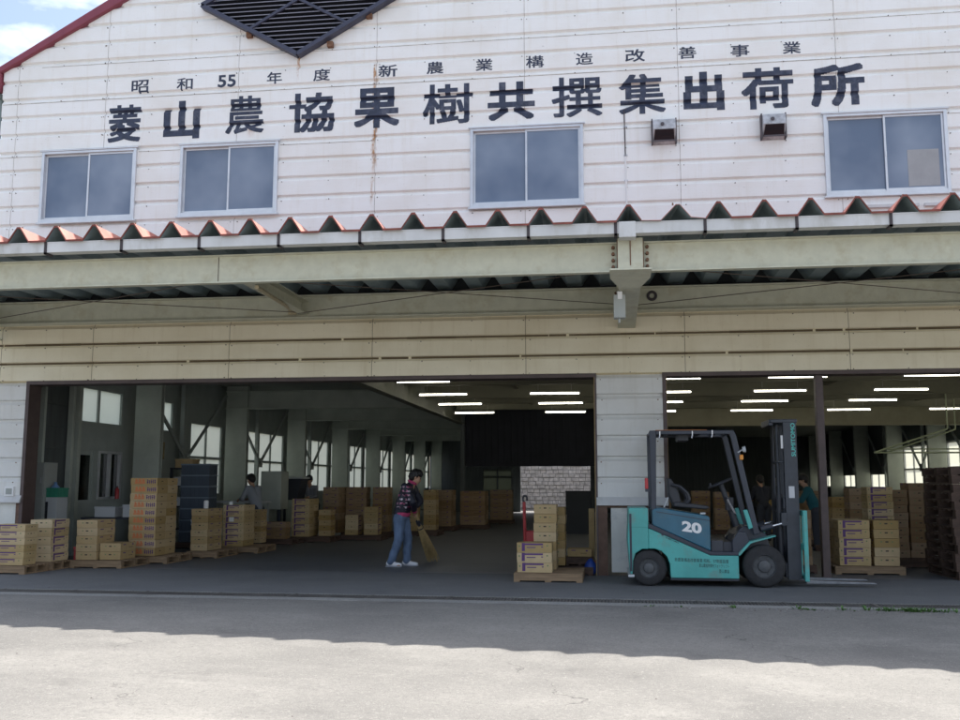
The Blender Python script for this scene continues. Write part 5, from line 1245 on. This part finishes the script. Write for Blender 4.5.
bs += head_segs(hd, HF) + hand_segs(rw_, (-.2, .75, -.4), (.3, .2, .7)) + hand_segs(lw_, (-.3, .35, -.7), (-.5, .4, .1))
blob(bs, 'body', M_SKIN, sw, .0075, 3)
blob(hair_segs(hd, HF), 'hair', M_HAIR, sw, .008, 2, lambda c: c + Vector((math.sin(c.z*140)*.003, math.sin(c.x*160)*.003, math.sin(c.y*150)*.003)))
for s in (-1, 1):
    e = MB(); c = hd + HF @ Vector((.082, s*.032, .012)); bm_ = None
    e.lathe(c, (1, 0, 0), [(-.008, 0), (-.006, .007), (0, .009), (.006, .007), (.008, 0)], 10); e.build('eye', M_HAIR, sw, smooth=True)
js = [seg((-.055, -.03, .87), .125, (-.03, -.03, 1.02), .128), seg((-.035, .045, .87), .12, (-.01, .05, 1.02), .125), seg((-.03, -.045, 1.02), .128, (.05, -.055, 1.27), .118), seg((-.01, .06, 1.02), .125, (.075, .095, 1.27), .112),
      seg((.06, .015, 1.30), .095, (.11, .02, 1.375), .07),
      seg(rs_, .078, re_, .066), seg(re_, .066, rw_+(re_-rw_)*.22, .05), seg(ls_, .078, le_, .066), seg(le_, .066, lw_+(le_-lw_)*.22, .05)]
def wrinkle(c):
    return c + Vector((math.sin(c.z*46+c.y*20), math.sin(c.z*38+c.x*25), 0))*.004
jk = blob(js, 'jacket', M_JACKET, sw, .011, 3, wrinkle)
hm = MB(); K = 36; hz = [(.832, .126, .158), (.838, .134, .166), (.865, .138, .170), (.893, .135, .168), (.900, .126, .158)]
for z_, rx, ry in hz:
    for i in range(K):
        a = 2*math.pi*i/K; w_ = 1+.012*math.sin(a*9); hm.v.append((-.050+rx*w_*math.cos(a)+(z_-.83)*.25, .008+ry*w_*math.sin(a), z_+.004*math.sin(a*3)))
for j in range(len(hz)-1):
    for i in range(K): hm.f.append([j*K+i, j*K+(i+1) % K, (j+1)*K+(i+1) % K, (j+1)*K+i]); hm.mi.append(0)
hm.build('hem', M_PINK, sw, smooth=True)
cl = MB(); cl.torus((.128, .02, 1.408), (.45, .05, 1), .066, .024, 22, 8); cl.build('collar', M_PINK, sw, smooth=True)
for w_, e_ in ((rw_, re_), (lw_, le_)):
    d = (e_-w_).normalized(); c = MB(); c.cyl(w_+d*.025, w_+d*.07, .044, .05, n=14); c.build('cuff', M_PINK, sw, smooth=True)
ps = [seg((-.055, -.045, .84), .118, rh, .112), seg((-.04, .05, .84), .115, lh, .108), seg(rh, .108, rk_, .080), seg(rk_, .080, ra_+Vector((.0, 0, .0)), .068), seg(lh, .106, lk_, .080), seg(lk_, .080, la_, .068)]
blob(ps, 'jeans', M_JEAN, sw, .011, 3, lambda c: c + Vector((math.sin(c.z*34+c.y*30), math.sin(c.z*41+c.x*22), 0))*.005*(1.2-c.z))
for a in (ra_, la_):
    dz = Vector((0, 0, -.045))
    s_ = blob([seg(a+Vector((-.045, 0, -.03)), .040, a+Vector((.05, .0, -.035)), .042), seg(a+Vector((.05, 0, -.04)), .040, a+Vector((.165, .01, -.052)), .030)], 'shoe', M_SHOE, sw, .008, 2, lambda c: Vector((c.x, c.y, max(c.z, .004))))
    k = MB(); k.box(a.x-.088, a.x+.198, a.y-.046, a.y+.052, .0, .016); k.build('sole', mat('grey_sole', (.30, .32, .36), .7), s_, bevel=.007)
# broom
br = thing('broom', 'bamboo broom with long splayed straw bristles held by the sweeper', 'broom', (-3.20, 2.12, 0))
top = Vector((-3.36, 1.32, 1.10))-Vector(br.location); neck = Vector((-3.34, 1.52, .70))-Vector(br.location)
b = MB(); b.cyl(top, neck, .013, .016, n=10); b.build('handle', M_BAMBOO, br, smooth=True)
b = MB(); rb = random.Random(5); tip = Vector((.02, .02, .03)); ax = (tip-neck).normalized(); u_ = ax.orthogonal().normalized(); v_ = ax.cross(u_)
for i in range(170):
    a = rb.uniform(0, 6.283); rr_ = math.sqrt(rb.random()); o0 = (u_*math.cos(a)+v_*math.sin(a))*rr_*.03; o1 = (u_*math.cos(a)+v_*math.sin(a))*rr_*.115
    p0 = neck-ax*.03+o0; p2 = tip+o1-ax*rb.uniform(0, .14); p1 = (p0+p2)/2+o1*.10
    p2.z = max(p2.z, .004)
    b.cyl(p0, p1, .0055, .005, n=4, caps=False); b.cyl(p1, p2, .005, .0025, n=4, caps=False)
b.build('bristles', M_STRAW, br)
b = MB(); b.cyl(neck-ax*.06, neck+ax*.04, .034, .042, n=12); b.cyl(neck+ax*.10, neck+ax*.115, .056, n=12); b.build('binding', M_DCLOTH, br)

# workers further in (seen small and half hidden): upright, bending over their benches
def worker(loc, rz, label, top_mat, cap, lean=.18, parts_hair=M_HAIR):
    t_ = thing('person', label, 'person', loc, rz)
    hd_ = Vector((lean+.06, 0, 1.46)); F_ = frame((1, 0, -.45), (.3, 0, 1))
    sR, sL = Vector((lean-.03, -.165, 1.27)), Vector((lean-.03, .165, 1.27)); eR, eL = Vector((lean+.10, -.20, 1.04)), Vector((lean+.10, .20, 1.04)); wR, wL = Vector((lean+.30, -.11, 1.02)), Vector((lean+.30, .11, 1.02))
    B = [seg((0, 0, .82), .10, (lean*.4, 0, 1.03), .10), seg((lean*.4, -.05, 1.03), .10, (lean*.85, -.08, 1.23), .095), seg((lean*.4, .05, 1.03), .10, (lean*.85, .08, 1.23), .095), seg((lean*.9, 0, 1.25), .06, (lean+.04, 0, 1.42), .046),
         seg(sR, .05, eR, .04), seg(eR, .04, wR, .028), seg(sL, .05, eL, .04), seg(eL, .04, wL, .028), seg((0, -.085, .8), .085, (.02, -.09, .45), .055), seg((.02, -.09, .45), .055, (0, -.09, .08), .04), seg((0, .085, .8), .085, (.02, .09, .45), .055), seg((.02, .09, .45), .055, (0, .09, .08), .04),
         seg((-.03, -.09, .05), .035, (.15, -.09, .03), .025), seg((-.03, .09, .05), .035, (.15, .09, .03), .025)]
    B += head_segs(hd_, F_) + hand_segs(wR, (1, .1, -.25), (0, 1, .2)) + hand_segs(wL, (1, -.1, -.25), (0, -1, .2))
    blob(B, 'body', M_SKIN, t_, .010, 2)
    blob(hair_segs(hd_, F_), 'hair', cap, t_, .011, 2)
    blob([seg((0, 0, .85), .135, (lean*.4, 0, 1.03), .125), seg((lean*.4, -.05, 1.03), .118, (lean*.85, -.08, 1.24), .105), seg((lean*.4, .05, 1.03), .118, (lean*.85, .08, 1.24), .105), seg(sR, .068, eR, .058), seg(eR, .058, wR+(eR-wR)*.25, .045), seg(sL, .068, eL, .058), seg(eL, .058, wL+(eL-wL)*.25, .045)], 'shirt', top_mat, t_, .014, 2)
    blob([seg((0, -.04, .83), .118, (0, -.085, .79), .11), seg((0, .04, .83), .118, (0, .085, .79), .11), seg((0, -.085, .79), .105, (.02, -.09, .45), .078), seg((.02, -.09, .45), .078, (0, -.09, .07), .065), seg((0, .085, .79), .105, (.02, .09, .45), .078), seg((.02, .09, .45), .078, (0, .09, .07), .065)], 'trousers', M_SLATE, t_, .014, 2)
    for s in (-1, 1): blob([seg((-.04, s*.09, .045), .042, (.16, s*.09, .035), .034)], 'shoe', M_DCLOTH, t_, .012, 1, lambda c: Vector((c.x, c.y, max(c.z, .003))))
    return t_
worker((-8.02, 6.15, 0), R(150), 'dark haired person in pale shirt bending over the left sorting bench', M_SHIRT, M_HAIR)
worker((-8.0, 10.3, 0), R(-100), 'person in pale shirt and dark cap beside the dark conveyor hopper', M_SHIRT, M_DCLOTH, lean=.22)
worker((4.27, 6.2, 0), R(170), 'dark haired person in teal top standing just right of the forklift mast', M_TEALC, M_HAIR)
worker((3.72, 9.6, 0), R(100), 'person in dark clothes working far back between steering wheel and mast', M_DCLOTH, M_HAIR)

# ------------------------------------------------------------------ weeds and small litter along the kerb
mb = MB(); rw2 = random.Random(11)
def tuft(x, y, z, n, h):
    for i in range(n):
        a = rw2.uniform(0, 6.283); l = rw2.uniform(.4, 1)*h; w = rw2.uniform(.006, .014); tx, ty = math.cos(a), math.sin(a); px, py = -ty*w, tx*w; o = rw2.uniform(0, .06)
        p0 = Vector((x+tx*o, y+ty*o, z)); p1 = p0+Vector((tx*l*.45, ty*l*.45, l*.7)); p2 = p0+Vector((tx*l*.95, ty*l*.95, l*rw2.uniform(.45, .9)))
        mb.add([p0-Vector((px, py, 0))*.5, p0+Vector((px, py, 0))*.5, p1+Vector((px, py, 0)), p1-Vector((px, py, 0)), p2], [(0, 1, 2, 3), (3, 2, 4)])
for x in [rw2.gauss(3.3, .22) for _ in range(26)] + [rw2.gauss(2.6, .3) for _ in range(7)] + [rw2.gauss(4.0, .3) for _ in range(14)] + [rw2.uniform(.4, 5) for _ in range(10)]:
    y = -3.60-rw2.random()*.05; tuft(x, y, gz(x, y)-.01, rw2.randint(5, 12), rw2.uniform(.03, .085))
tag(mb.build('weeds', M_LEAF), kind='stuff')
mb = MB()
def pebble(x, y, z, r):
    n = 6; vs = [(x+r*math.cos(6.283*i/n)*rw2.uniform(.7, 1.2), y+r*math.sin(6.283*i/n)*rw2.uniform(.7, 1.2), z) for i in range(n)] + [(x, y, z+r*.7)]
    mb.add(vs, [(i, (i+1) % n, n) for i in range(n)], rw2.randint(0, 1))
for i in range(520):
    x, y = rw2.uniform(-8, 6), rw2.uniform(-11.5, -3.65); pebble(x, y, gz(x, y)-.001, rw2.uniform(.003, .010))
for i in range(260):
    x = rw2.uniform(.5, 6); y = -3.62-abs(rw2.gauss(0, .10)); pebble(x, y, gz(x, y)-.001, rw2.uniform(.004, .014))
for i in range(60):
    x, y = rw2.uniform(-9, 5), rw2.uniform(-3.1, -1.6); pebble(x, y, .0, rw2.uniform(.003, .008))
tag(mb.build('gravel', [M_LIP, M_SEAM]), kind='stuff')
